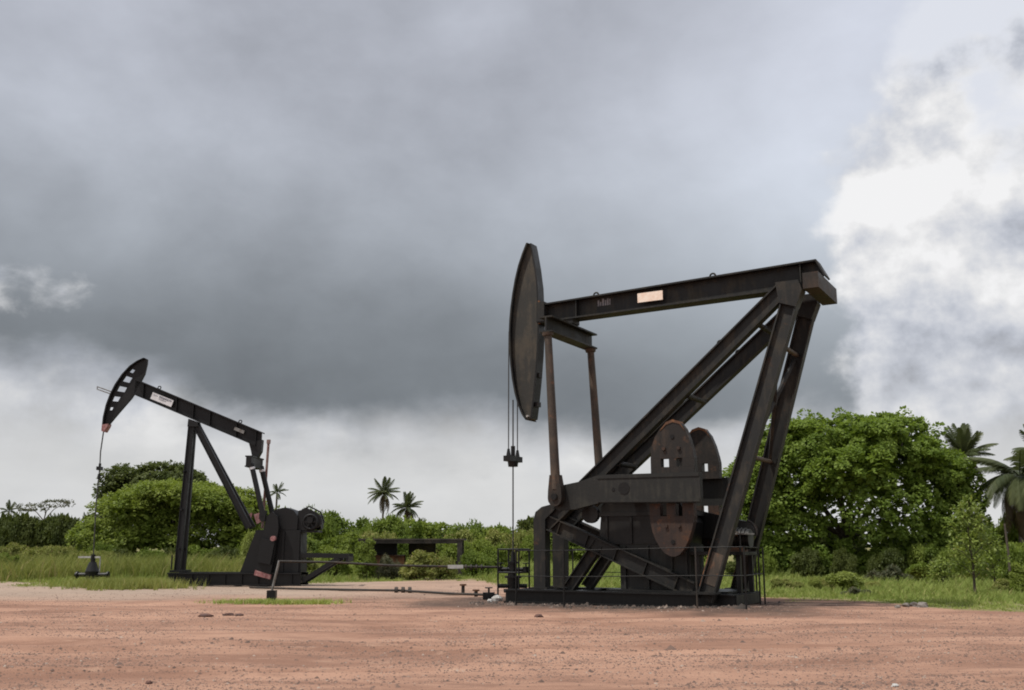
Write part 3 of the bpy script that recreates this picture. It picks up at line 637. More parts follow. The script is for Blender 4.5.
# skid with raised gear base
MB().ibeam((3.2, -.62, .25), (8.35, -.62, .25), .24, .48, .05, .05, stiff=8).build('skid_runner', M_blk, Bp)
MB().ibeam((3.2, .62, .25), (8.35, .62, .25), .24, .48, .05, .05, stiff=8).build('skid_runner', M_blk, Bp)
for s_ in (3.3, 4.6, 5.7, 6.9, 8.2): MB().bar((s_, -.6, .25), (s_, .6, .25), .2, .3).build('skid_cross_member', M_blk, Bp)
MB().prism([(5.95, .502), (8.32, .502), (8.26, 2.11), (6.50, 2.11)], -.50, .50).build('gear_base', M_blk, Bp)
for s_ in (6.9, 7.6, 8.2): MB().box(s_ - .04, s_ + .04, -.56, .56, .502, 2.06).build('base_rib', M_blk, Bp)
# motor, sheave with belt guard, slide rails
sv = MB().ring((8.62, -.52, 2.42), .27, .05, n=20, m=6).tube((8.62, -.62, 2.48), (8.62, -.3, 2.48), .12).build('sheave', M_blk, Bp)
MB().prism([(8.05, 2.2), (8.3, 2.05), (8.75, 2.1), (9.05, 2.35), (9.02, 2.62), (8.8, 2.8), (8.45, 2.95), (8.1, 2.85)], -.40, -.32).build('belt_guard', M_blk, Bp)
MB().path([(8.2, -.2, 2.9), (8.5, -.25, 3.02), (8.95, -.2, 2.8), (9.1, -.2, 2.4)], .03, 6).build('cable_conduit', M_oil, Bp)
for a in range(6): MB().bar((8.62, -.54, 2.42), (8.62 + .26 * math.cos(a * 1.047), -.54, 2.42 + .26 * math.sin(a * 1.047)), .03, .05).build('spoke', M_oil, sv)
mt = MB().tube((8.1, .1, 2.42), (8.95, .1, 2.42), .30, n=14).build('motor', M_blk, Bp)
MB().box(8.0, 8.9, -.4, .4, 2.02, 2.10).build('motor_shelf', M_blk, Bp)
for t in (-.45, .45):
    MB().bar((8.2, t, 1.15), (10.15, t, 1.12), .12, .17).build('slide_rail', M_blk, Bp)
    MB().bar((8.38, t, .18), (9.75, t, 1.04), .13, .16).build('rail_strut', M_blk, Bp)
MB().bar((10.1, -.5, 1.0), (10.1, .5, 1.0), .1, .2).build('rail_end', M_blk, Bp)
# bridle and rod
MB().path([(-.06, 0, 6.1), (-.12, 0, 5.2), (-.10, 0, 4.65)], .026, 6).build('bridle_cable', M_cable, Bp)
MB().box(-.17, -.03, -.16, .16, 4.48, 4.62).tube((-.10, 0, 4.12), (-.10, 0, 4.32), .055).tube((-.10, 0, 4.62), (-.10, 0, 4.75), .05).build('carrier_bar', M_oil, Bp)
MB().path([(-.10, 0, 4.48), (-.13, 0, 3.2), (-.07, 0, 1.1)], .026, 6).build('polished_rod', M_cable, Bp)
# its well head
W2 = empty('wellhead', (B0.x - .07, B0.y, g1(B0.x, B0.y)), -YAW2)
tag(W2, 'squat black wellhead with pale crossbar under the slotted horsehead', 'wellhead')
MB().tube((0, 0, -.05), (0, 0, .22), .3, n=12).tube((0, 0, .22), (0, 0, .5), .22, .26, n=12).tube((0, 0, .5), (0, 0, .85), .26, .13, n=12).tube((0, 0, .85), (0, 0, 1.15), .09, n=10).build('casing_head', M_oil, W2)
MB().tube((-.66, 0, .36), (.70, 0, .36), .085, n=10).build('side_outlet', M_oil, W2)
for x in (-.6, .62): MB().tube((x, 0, .36), (x + .05, 0, .36), .14, n=10).build('flange', M_oil, W2)
MB().bar((-.58, 0, 1.04), (.28, 0, 1.04), .09, .07).build('pale_crossbar', M_bag, W2)
MB().tube((.24, .1, .05), (.24, .1, 1.02), .03, n=8).build('pale_riser', M_bag, W2)

# ------------------------------------------------------------------ pipes and small site things
def thing_mesh(name, mb, mat, label, cat, group=None): return tag(mb.build(name, mat), label, cat, group)
# flow line at waist height, from a post beside the black pump to the well cage
pA, pB = P0(274, 29.0), P0(500, 29.3)
Fl = empty('flow_line', pA); tag(Fl, 'long thin raised pipe running from leaning post to wellhead cage', 'pipe')
q = pB - pA; z0, z1 = 1.10, .92
MB().path([(.10, 0, z0), tuple(q * .25 + Vector((0, 0, z0 - .03))), tuple(q * .5 + Vector((0, 0, z0 - .12))), tuple(q * .78 + Vector((0, 0, z0 - .16))), tuple(q + Vector((0, 0, z1)))], .032, 8).build('pipe_run', M_pipe, Fl)
v_ = q * .80 + Vector((0, 0, z0 - .165)); MB().bar(v_ - Vector((.22, 0, 0)), v_ + Vector((.22, 0, 0)), .09, .10).build('pale_wrap', M_bag, Fl)
v2 = q * .88 + Vector((0, 0, z0 - .16))
for k in range(4): MB().tube(v2 + Vector((-.24 + k * .15, 0, -.02)), v2 + Vector((-.19 + k * .15, 0, -.02)), .075, n=8).build('coupling', M_pipe, Fl)
MB().tube((-.08, 0, .25), (.10, 0, z0 + .02), .035, n=8).build('leaning_post', M_galv, Fl)
MB().box(-.19, .05, -.12, .12, -.08, .30).build('post_block', M_oil, Fl)
# pipe on the ground
def gp(px, D_, dz=.06): p = P0(px, D_); return (p.x, p.y, p.z + dz)
g0 = P0(250, 38.2)
Gp = empty('ground_pipe', g0); tag(Gp, 'dark pipe lying on the dirt between the two wells', 'pipe')
pts = [gp(250, 37.6), gp(300, 36.2), gp(350, 34.8), gp(400, 33.6), gp(450, 32.3), gp(497, 31.2)]
MB().path([Vector(p) - g0 for p in pts], .040, 8).build('pipe_run', M_pipe, Gp)
for k in (-.22, 0, .22): 
    c = Vector(gp(403, 33.5)) - g0; MB().tube(c + Vector((k - .05, 0, 0)), c + Vector((k + .05, 0, 0)), .12, n=10).build('flange', M_pipe, Gp)
MB().box(*((Vector(gp(403, 33.5)) - g0).x + v for v in (-.3, .3)), (Vector(gp(403, 33.5)) - g0).y - .1, (Vector(gp(403, 33.5)) - g0).y + .1, -.06, .0).build('valve_body', M_galv, Gp)
for px, D_, h_, lab in ((463, 32.6, .28, 'taller rusty valve stub rising beside the ground pipe'), (476, 31.8, .17, 'shorter rusty valve stub close to the wellhead')):
    p = P0(px, D_); e = empty('valve_stub', p); tag(e, lab, 'valve')
    MB().tube((0, 0, -.1), (0, 0, h_), .055, n=8).build('stem_pipe', M_pipe, e); MB().tube((0, 0, h_), (0, 0, h_ + .05), .11, n=8).build('flange_cap', M_rust, e)
p = P0(494, 29.6); e = empty('side_valve_block', p); tag(e, 'oily block valve lying against the wellhead cage', 'valve')
MB().box(-.32, .02, -.12, .12, -.03, .2).build('body', M_oil, e); MB().tube((-.15, 0, .2), (-.15, 0, .33), .03).build('stem', M_oil, e); MB().ring((-.15, 0, .33), .1, .016, 'z').build('handwheel', M_oil, e)

def lump(r, seed, flat=.6):
    rg = random.Random(seed); V = []; F = []
    n, k = 9, 5
    for j in range(1, k):
        ph = math.pi * j / k
        for i in range(n):
            t = 2 * math.pi * i / n; rr = r * rg.uniform(.72, 1.2); V.append((rr * math.sin(ph) * math.cos(t), rr * math.sin(ph) * math.sin(t) * .85, rr * math.cos(ph) * flat))
    V += [(0, 0, r * flat), (0, 0, -r * flat)]
    for j in range(k - 2):
        for i in range(n): F.append((j * n + i, (j + 1) * n + i, (j + 1) * n + (i + 1) % n, j * n + (i + 1) % n))
    top, bot = len(V) - 2, len(V) - 1
    for i in range(n): F.append((top, i, (i + 1) % n)); F.append((bot, (k - 2) * n + (i + 1) % n, (k - 2) * n + i))
    return V, F
def rock(name, px, py, r, mat, label, cat, seed, group=None, flat=.6, dz=.35):
    p = on_ground(px, py); V, F = lump(r, seed, flat); o = MB().quads(V, F).build(name, mat); o.location = (p.x, p.y, g1(p.x, p.y) + r * flat * dz)
    o.rotation_euler.z = seed; return tag(o, label, cat, group)
rock('rag', 497, 600.5, .17, M_bag, 'crumpled pale rag lying on oily soil before the wellhead cage', 'rag', 3, flat=.75)
rock('rag', 490, 601.5, .10, M_bag, 'small grey scrap beside the pale rag', 'scrap', 8)
for k, (px, py, r) in enumerate(((906, 608, .12), (914, 607.5, .14), (923, 608.5, .16), (898, 609, .09))):
    rock('rubble_stone', px, py, r, M_rock, 'pale broken stone on the dark patch by the grass edge', 'stone', 11 + k, 'pale rubble stones at the grass edge')
rock('rubble_stone', 895, 687, .045, M_bag, 'single small white pebble in the red dirt', 'stone', 21)
rock('clod', 206, 617.5, .16, M_brick, 'dark flat clod of earth on the dirt in front of black pumpjack', 'clod', 22, 'dark clods in front of the black pumpjack', .28)
rock('clod', 229, 616.2, .15, M_brick, 'dark flat clod of earth on the dirt in front of black pumpjack', 'clod', 23, 'dark clods in front of the black pumpjack', .28)
rock('clod', 239, 616.2, .12, M_brick, 'dark flat clod of earth on the dirt in front of black pumpjack', 'clod', 24, 'dark clods in front of the black pumpjack', .28)
rock('brick_shard', 539, 616.5, .10, M_brick, 'dark brick shard on bright dirt in front of large pumpjack', 'brick', 25, None, .5)
rock('stone', 149, 682, .045, M_brick, 'lone dark stone among wheel-worn gravel in the yard', 'stone', 27, None, .6)

# low open shelter in the brush
sp_ = P0(412, 52.0); Sh = empty('shelter', sp_); tag(Sh, 'low dark open-fronted shelter with thin flat roof in the brush', 'shelter')
MB().box(-2.62, 2.70, -1.1, 1.2, 1.78, 1.86).build('roof', M_shed, Sh)
for x in (-2.5, 2.45):
    for y in (-.95, 1.05): MB().box(x - .12, x + .12, y - .12, y + .12, -.1, 1.78).build('post', M_shed, Sh)
MB().box(-2.38, -.9, .98, 1.1, -.1, 1.78).build('shade_wall', M_oil, Sh); MB().box(-.3, 1.1, .98, 1.1, -.1, 1.78).build('shade_wall', M_shed, Sh)  # dark back walls added, shade under the roof painted into their colour
MB().box(-2.6, 2.6, -1.06, -.92, 1.62, 1.78).build('lintel', M_shed, Sh)
MB().box(1.1, 2.33, .98, 1.1, -.1, .75).build('shade_wall', M_shed, Sh)
MB().tube((-1.9, .3, .55), (-.4, .3, .55), .5, n=14).build('rusty_tank', M_rust, Sh)

# ------------------------------------------------------------------ plants
def unit(n):
    v = rng.normal(size=(n, 3)); return v / np.linalg.norm(v, axis=1, keepdims=True)
def leaves(P, Nn, L_, wr=.38, droop=.15, jit=.7, upv=None):
    n = len(P); d = Nn + unit(n) * jit; d[:, 2] -= droop; d /= np.linalg.norm(d, axis=1, keepdims=True)
    up = unit(n) * .6 + np.array([0, 0, 1.0]) if upv is None else upv + unit(n) * .3; sd = np.cross(d, up); sd /= np.linalg.norm(sd, axis=1, keepdims=True) + 1e-9
    nn = np.cross(sd, d); Lr = (L_ * rng.uniform(.65, 1.25, n))[:, None]
    b0 = P; t_ = P + d * Lr; mid_ = P + d * Lr * .48
    V = np.stack([b0, mid_ + sd * Lr * wr - nn * Lr * .07, t_, mid_ - sd * Lr * wr - nn * Lr * .07], 1).reshape(-1, 3)
    F = np.arange(4 * n).reshape(n, 4); return V, F
def cat_(parts):
    Vs, Fs, k = [], [], 0
    for V, F in parts: Vs.append(V); Fs.append(F + k); k += len(V)
    return np.concatenate(Vs), np.concatenate(Fs)
def shell_points(lobes, n, lo=.78, zmin=-.55):
    """spots on the outer shell of a union of ellipsoids"""
    out_p, out_n = [], []; ar = np.array([l[1][0] * l[1][2] for l in lobes]); ar = ar / ar.sum()
    while sum(len(p) for p in out_p) < n:
        k = rng.choice(len(lobes), 400, p=ar); u = unit(400); u[:, 2] = np.where(u[:, 2] < zmin, -u[:, 2], u[:, 2])
        C_ = np.array([lobes[i][0] for i in k]); Rr = np.array([lobes[i][1] for i in k])
        p = C_ + u * Rr * rng.uniform(lo, 1.03, (400, 1)); ok = np.ones(400, bool)
        for c, r in lobes: ok &= (((p - np.array(c)) / np.array(r)) ** 2).sum(1) > (lo * .93) ** 2
        nn = u / Rr; nn /= np.linalg.norm(nn, axis=1, keepdims=True)
        out_p.append(p[ok]); out_n.append(nn[ok])
    return np.concatenate(out_p)[:n], np.concatenate(out_n)[:n]
def clump_crown(lobes, nc, rc, nl, L_, wr=.38, lo=.78, zmin=-.55, fill=0, up=.5, flat_=True, fs=1.8, fr=.85):
    C_, N_ = shell_points(lobes, nc, lo, zmin); parts = []
    N_ = N_ + np.array([0, 0, up]); N_ /= np.linalg.norm(N_, axis=1, keepdims=True)
    rr = rc * rng.uniform(.6, 1.35, nc)
    u = unit(nc * nl); rep = np.repeat(np.arange(nc), nl); Nr = N_[rep]
    dt = (u * Nr).sum(1, keepdims=True); u = np.where(dt < -.15, u - 2 * dt * Nr, u)
    P_ = C_[rep] + u * (rr[rep] * rng.uniform(.45, 1.0, nc * nl))[:, None] * np.array([1, 1, .85])
    if flat_:
        tg = u - (u * Nr).sum(1, keepdims=True) * Nr; P_ = C_[rep] + u * (rr[rep] * rng.uniform(.72, 1.0, nc * nl))[:, None] * np.array([1, 1, .8])
        parts.append(leaves(P_, tg * .9 + Nr * .15, L_, wr, .10, .35, u))
    else: parts.append(leaves(P_, u * .9 + Nr * .3, L_, wr))
    if fill:
        k = rng.integers(0, len(lobes), fill); u2 = unit(fill) * (rng.random((fill, 1)) ** .5) * fr
        P2 = np.array([lobes[i][0] for i in k]) + u2 * np.array([lobes[i][1] for i in k]); parts.append(leaves(P2, u2, L_ * fs, .5))
    return cat_(parts)
def limbs(mb, base, targets, r0, split=.45, wob=.12, n=7):
    base = Vector(base); h_ = max(t[2] for t in targets); fork = base + Vector((0, 0, h_ * split))
    mb.path([base + Vector((0, 0, -.15)), base.lerp(fork, .3) + Vector((wob * .5, 0, 0)), base.lerp(fork, .65) + Vector((-wob * .4, wob * .4, 0)), fork], r0, n, r0 * .72)
    for t in targets:
        t = Vector(t); a = fork.lerp(t, .4) + Vector((random.uniform(-wob, wob), random.uniform(-wob, wob), .12 * (t - fork).length))
        mb.path([fork - Vector((0, 0, .1)), a, t], r0 * .52, 6, r0 * .12)
    return mb
def tree(name, loc, crown_me, trunk_mb, label, group=None, bark=M_bark, cat='tree'):
    e = empty(name, loc); tag(e, label, cat, group)
    obj('crown', crown_me, e); trunk_mb.build('trunk', bark, e); return e

# big broad-leaved tree at the right: distinct leaf rosettes
tp_ = P0(850, 51.0)
lob = [((0, 0, 4.1), (4.6, 4.0, 3.4)), ((-3.6, -.6, 3.9), (2.9, 2.8, 2.7)), ((3.6, -.3, 3.8), (2.9, 2.8, 2.8)), ((-1.7, -1.4, 5.6), (2.7, 2.4, 2.2)), ((1.9, -1.0, 5.7), (2.7, 2.4, 2.4)), ((.4, -2.6, 3.2), (3.0, 2.2, 2.4)),
       ((-4.4, -1.2, 2.4), (1.8, 1.6, 1.6)), ((4.3, -1.6, 2.3), (1.9, 1.7, 1.7)), ((3.3, 0, 6.6), (1.4, 1.4, 1.3)), ((-3.0, 0, 6.2), (1.5, 1.4, 1.3)), ((.2, -.5, 6.9), (1.7, 1.6, 1.1))]
lob = [(c, tuple(v * .88 for v in r)) for c, r in lob]
for k in range(34):
    a = rng.uniform(0, 6.283); e_ = rng.uniform(-.15, 1.0); c_ = math.sqrt(max(0, 1 - e_ * e_)); q_ = rng.uniform(.75, 1.35)
    lob.append(((5.3 * c_ * math.cos(a), 3.6 * c_ * math.sin(a) - .5, 3.6 + 3.6 * e_), (q_, q_, q_ * .8)))
lob += [((-2.6, -1.6, 1.5), (2.4, 1.6, 1.3)), ((1.4, -1.8, 1.4), (2.6, 1.6, 1.3)), ((4.4, -.8, 1.4), (1.6, 1.4, 1.1))]
V, F = clump_crown(lob, 900, .36, 84, .155, .40, .94, -.6, 24000, up=.9, fr=.74)
tb = limbs(MB(), (0, 0, 0), [(-3, -.6, 4.5), (3, -.5, 4.6), (-1, -1.2, 6), (1.5, .6, 6.4), (.3, -2, 3.6), (-3.6, -1, 2.8), (3.6, -1.2, 2.8)], .36, .3)
sp2 = []
for k in range(24):                                   # upright twigs ending in leaf balls over the outline
    a = rng.uniform(-5.4, 5.2); zt = 7.2 + rng.uniform(-.3, .85) - (a / 5.4) ** 4 * 1.6; y_ = rng.uniform(-1.6, .8)
    tb.path([(a * .9, y_, zt - 1.7), (a * .97, y_, zt - .8), (a, y_, zt)], .05, 5, .02); sp2.append(((a, y_, zt + .15), (.38, .38, .34)))
Vb, Fb = cat_([(V, F)] + [leaves(np.array(c) + u_ * np.array(r_) * .75, u_, .18, .40) for c, r_ in sp2 for u_ in [unit(90)]])
tree('broadleaf_tree', tp_, mesh_np('broadleaf_crown', Vb, Fb, L_neem), tb, 'large spreading tree of round leaf rosettes behind the pumpjack rear legs')

# spreading feathery trees behind the black pump
tp_ = P0(172, 60.0)
lob = [((-2.2, 0, 2.8), (3.6, 2.6, 1.9)), ((2.2, -.4, 2.9), (3.8, 2.6, 1.9)), ((-.4, -.6, 3.9), (3.4, 2.4, 1.4)), ((3.2, -.8, 3.6), (2.5, 2, 1.3)), ((-4.2, -.6, 1.7), (1.9, 1.8, 1.2)), ((4.6, -.6, 2.1), (1.7, 1.6, 1.3)), ((0, -1.6, 2.2), (3.2, 1.6, 1.5))]
lob = [(c, tuple(v * .84 for v in r)) for c, r in lob]
for k in range(46):
    a = rng.uniform(0, 6.283); q_ = rng.uniform(.8, 1.5); rr_ = rng.uniform(.55, 1.0); zz = rng.uniform(1.2, 4.6) ; wd_ = 1 - .45 * max(0, (zz - 2.4) / 2.4)
    lob.append(((5.6 * wd_ * rr_ * math.cos(a) + .4, 2.9 * rr_ * math.sin(a) - .4, zz), (q_, q_ * .9, q_ * .36)))
V, F = clump_crown(lob, 900, .40, 56, .17, .30, .84, -.5, 9000, up=1.6)
tree('acacia_tree', tp_, mesh_np('acacia_crown', V, F, L_acac), limbs(MB(), (0, 0, 0), [(-2.5, 0, 2.9), (2.5, 0, 3.1), (0, -.5, 4), (3.4, -.6, 3.6), (-3.6, -.4, 2.0)], .26, .3), 'wide low feathery tree growing behind the black pumpjack post')
tp_ = P0(143, 68.0)
lob = [((-1.9, 0, 5.2), (1.2, 1.4, 1.5)), ((1.2, 0, 5.3), (2.6, 2.0, 1.6)), ((0, 0, 3.4), (3.2, 2.2, 1.8)), ((3.0, 0, 4.3), (1.8, 1.6, 1.3)), ((-1.7, 0, 5.6), (.9, .9, .8))]
V, F = clump_crown(lob, 330, .46, 54, .22, .32, .80, -.5, 3500)
tree('dark_tree', tp_, mesh_np('dark_tree_crown', V, F, L_dark), limbs(MB(), (0, 0, 0), [(-1.4, 0, 5), (1.2, 0, 5), (2.6, 0, 4.3), (0, 0, 4)], .3, .4), 'taller dark tree rising over the feathery tree crown')

# generic bushes: six foliage meshes shared by many individuals
def bush_mesh(name, mat, kind):
    r = rng
    if kind == 'round': lob = [((0, 0, .7), (.9, .8, .7))] + [((r.uniform(-1.1, 1.1), r.uniform(-.7, .7), r.uniform(.3, 1.5)), (q_, q_, q_ * .8)) for q_ in r.uniform(.25, .6, 12)]; a = (190, .20, 26, .14, .34)
    elif kind == 'tall': lob = [((0, 0, 1.0), (.8, .8, 1.1)), ((.3, 0, 1.9), (.6, .6, .7)), ((-.4, 0, 1.6), (.55, .5, .7)), ((.5, -.2, .8), (.6, .5, .7)), ((-.5, -.2, .6), (.6, .5, .6))] + [((r.uniform(-.8, .8), r.uniform(-.5, .5), r.uniform(.5, 2.5)), (q_, q_, q_ * .9)) for q_ in r.uniform(.2, .42, 10)]; a = (190, .20, 26, .15, .32)
    else: lob = [((r.uniform(-1.5, 1.5), r.uniform(-.6, .6), r.uniform(.3, .8)), (r.uniform(.6, 1.0), r.uniform(.5, .8), r.uniform(.4, .7))) for _ in range(7)]; a = (150, .24, 26, .15, .28)
    V, F = clump_crown(lob, *a, lo=.76, zmin=-.4, fill=900); return mesh_np(name, V, F, mat)
stem_mb = MB()
for k in range(6):
    a = k * 1.05; stem_mb.path([(.08 * math.cos(a), .08 * math.sin(a), -.1), (.25 * math.cos(a), .25 * math.sin(a), .45), (.6 * math.cos(a), .6 * math.sin(a), 1.0)], .035, 5, .012)
stem_me = stem_mb.mesh('bush_stems', M_bark)
BM = {(m.name, k): bush_mesh('bush_foliage', m, k) for m, ks in ((L_hedge, ('round', 'tall', 'low')), (L_dark, ('round', 'low')), (L_brig, ('round', 'low')), (L_weed, ('low', 'round')), (L_dead, ('low',)), (L_acac, ('round', 'tall', 'low'))) for k in ks}
def bush(px, D_, wpx, ytop, mat, kind, label, group=None, name='bush', hmul=1.0):
    """wpx: width in the picture, ytop: picture row of its top; gives real width and height at distance D_"""
    p = P0(px, D_); me = BM[(mat.name, kind)]
    tone = {'hedge_leaf': 'mid green', 'dark_leaf': 'dark green', 'feathery_leaf': 'yellowish green', 'weed_leaf': 'pale green'}.get(mat.name, 'green'); shp = {'round': 'rounded', 'low': 'sprawling', 'tall': 'upright'}[kind]
    label = label.replace('TONE', tone).replace('SHAPE', shp); zt = at(px, ytop, D_).z - p.z; wd = wpx / FPX * D_ * 1.02
    co = np.empty(len(me.vertices) * 3, np.float32); me.vertices.foreach_get('co', co); co = co.reshape(-1, 3); w0 = np.ptp(co[:, 0]); h0 = co[:, 2].max()
    e = empty(name, p, random.uniform(-.4, .4) + (math.pi if random.random() < .5 else 0)); sx = wd / w0; e.scale = (sx, sx, max(.15, zt) / h0 * hmul)
    obj('foliage', me, e); obj('stems', stem_me, e); return tag(e, label, 'bush', group)

# hedge far left, dark
for k in range(15):
    bush(-8 + k * 8.6 + random.uniform(-3, 3), 74 + random.uniform(-3, 3), random.uniform(34, 48), 513 + random.uniform(-3, 4), L_dark, random.choice(('round', 'low')), 'SHAPE dark bush in the far hedge left of the feathery tree', 'dark bushes of the far left hedge')
for k in range(11):
    bush(-4 + k * 11 + random.uniform(-3, 3), 58 + random.uniform(-3, 3), random.uniform(28, 42), 545 + random.uniform(-5, 5), L_weed, random.choice(('low', 'round')), 'SHAPE light green weed bush below the dark hedge at the field edge', 'weed bushes below the dark hedge', 'weed_bush')
bush(8, 48, 26, 551, L_hedge, 'round', 'dark rounded bush alone in the tall grass below the left hedge')
bush(30, 45, 14, 563, L_weed, 'round', 'small rounded weed clump in tall grass left of the black wellhead', name='weed_bush')
# brush under the feathery tree and vine bush beside the gear base
for k in range(7):
    bush(105 + k * 24, 56 + random.uniform(-2, 2), 40, 540 + random.uniform(-6, 6), L_dark if k % 2 else L_hedge, random.choice(('low', 'round')), 'SHAPE TONE brush at the foot of the feathery tree', 'brush at the foot of the feathery tree')
bush(250, 49, 26, 528, L_brig, 'round', 'bright green bush seen through the black pumpjack frame')
bush(238, 47, 26, 556, L_brig, 'low', 'bright low shrub at the foot of the black gear base')
# long hedge behind, centre
lab = 'SHAPE TONE bush in the long hedge between the two pumpjacks'
xs = 268
hc = [(268, 500), (290, 502), (318, 505), (340, 508), (358, 522), (378, 512), (398, 512), (420, 516), (440, 522), (462, 519), (484, 520), (505, 521), (522, 524), (545, 523), (568, 528), (590, 530), (612, 530), (640, 530), (670, 530), (700, 528)]
for k, (px, yt) in enumerate(hc):
    bush(px, 76 + random.uniform(-3, 3), random.uniform(52, 74), yt + random.uniform(-3, 3), L_acac if k % 3 == 1 else L_hedge, random.choice(('round', 'low')), lab, 'bushes of the long hedge between the pumpjacks')
for k in range(22):
    px = 276 + k * 12.5 + random.uniform(-4, 4)
    bush(px, 64 + random.uniform(-3, 3), random.uniform(34, 52), 534 + random.uniform(-7, 6), random.choice((L_hedge, L_acac, L_acac, L_weed)), random.choice(('round', 'low')), 'lower SHAPE TONE bush in front of the long hedge', 'lower bushes before the long hedge')
for px, D_, wd_, yt, mt_, kd, lb_ in ((300, 50, 40, 541, L_weed, 'round', 'weedy bush standing behind the black slide rails'), (335, 49, 34, 545, L_acac, 'round', 'leafy bush between slide rails and shelter'),
        (365, 47, 26, 536, L_acac, 'tall', 'climbing light green bush against the shelter left post'), (388, 47.5, 36, 552, L_dead, 'low', 'dry grey-green brush in front of the shelter left half'),
        (418, 47, 40, 549, L_weed, 'round', 'light green weed bush in the shelter opening'), (440, 48, 30, 555, L_weed, 'low', 'low weeds below the shelter right post'),
        (478, 50, 40, 548, L_hedge, 'low', 'spreading bush right of the shelter'), (497, 52, 34, 541, L_acac, 'round', 'leafy bush behind the wellhead cage')):
    bush(px, D_, wd_, yt, mt_, kd, lb_)
bush(531, 110, 40, 515, L_dark, 'round', 'distant dark round tree top left of the front posts', name='far_tree')
# right side: under the big tree and along the path
for k in range(12):
    bush(742 + k * 21 + random.uniform(-5, 5), 47 + random.uniform(-2, 2), random.uniform(26, 38), 550 + random.uniform(-8, 6), random.choice((L_dark, L_hedge, L_dark)), random.choice(('low', 'round')), 'SHAPE TONE undergrowth bush at the foot of the rosette tree', 'undergrowth below the rosette tree')
bush(846, 33.8, 40, 570, L_brig, 'round', 'bright yellow-green rounded shrub on the grass before the rosette tree')
bush(816, 34.5, 16, 577, L_brig, 'round', 'small bright shrub left of the yellow-green one')
bush(857, 31.0, 34, 586, L_dead, 'low', 'dry tangled brush at the dirt edge below bright shrub')
bush(890, 41, 50, 563, L_dead, 'low', 'grey-green tangled brush beside the sandy path')
bush(925, 43, 34, 561, L_hedge, 'round', 'mid green bush behind the sandy path')
for px, D_, wd_, yt in ((930, 47, 40, 540), (958, 45, 34, 545), (985, 43, 40, 548), (1010, 42, 38, 540), (1030, 44, 40, 535), (1000, 52, 60, 512), (1026, 51, 50, 506), (985, 50, 40, 520), (1040, 55, 60, 505), (960, 56, 50, 528)):
    bush(px, D_, wd_, yt, random.choice((L_hedge, L_acac)), random.choice(('round', 'low')), 'SHAPE TONE bush behind the young tree near the palms', 'bushes behind the young tree')
bush(1003, 33, 30, 578, L_weed, 'round', 'light weedy shrub right of the young tree trunk')
bush(1022, 31, 26, 560, L_acac, 'tall', 'pale upright shrub beside the thin dark pole')
for k in range(9):
    bush(776 + k * 12 + random.uniform(-3, 3), 37 + random.uniform(-1.5, 1.5), random.uniform(12, 20), 580 + random.uniform(-4, 3), L_weed, random.choice(('round', 'low')), 'SHAPE weed clump in the grass behind the guard rail', 'weed clumps in the right field', 'weed_bush')

for k in range(9):
    bush(752 + k * 26 + random.uniform(-5, 5), 57 + random.uniform(-2, 2), random.uniform(36, 48), 522 + random.uniform(-6, 8), random.choice((L_dark, L_hedge)), 'round', 'TONE bush seen through the gaps behind the rosette tree trunk', 'dark bushes behind the rosette tree')
# young trees at the right edge
def slim_tree(px, D_, ytop, mat, label, wd, nc=46):
    p = P0(px, D_); h_ = at(px, ytop, D_).z - p.z; mb = MB(); mb.path([(0, 0, -.1), (.03, 0, h_ * .35), (-.04, 0, h_ * .7), (0, 0, h_ * .97)], .045, 7, .012); C_ = []
    for k in range(16):
        f = .22 + .76 * k / 15; a = k * 2.4; l = wd * (1 - .55 * abs(f - .45) / .55) * random.uniform(.7, 1.1)
        tip = (l * math.cos(a), l * math.sin(a), h_ * f + l * .55); mb.path([(0, 0, h_ * f - .1), (tip[0] * .5, tip[1] * .5, h_ * f + l * .35), tip], .018, 5, .006)
        for g_ in (.55, .8, 1.0): C_.append([tip[0] * g_, tip[1] * g_, h_ * f + l * .5 * g_])
    C_ = np.array(C_); rep = np.repeat(np.arange(len(C_)), nc); u = unit(len(rep))
    P_ = C_[rep] + u * rng.uniform(.05, .24, (len(rep), 1)) * wd / .55; V, F = leaves(P_, u, .13, .24, .3)
    return tree('young_tree', p, mesh_np('young_crown', V, F, mat), mb, label)
slim_tree(975, 31.5, 507, L_yng, 'slender young light green tree standing at the grass edge', .62)
slim_tree(943, 37.4, 563, L_yng, 'knee-high sapling with thin stem beside the sandy path', .42, 18)
slim_tree(995, 36.0, 535, L_hedge, 'thin dark-leaved sapling between young tree and pole', .45, 24)
p = P0(1011, 40); thing_mesh('fence_pole', MB().path([(0, 0, -.1), (.02, 0, 1.2), (-.02, 0, 2.4)], .05, 7, .04), M_bark, 'thin dark bare pole beside the shrubs under the palms', 'pole').location = p

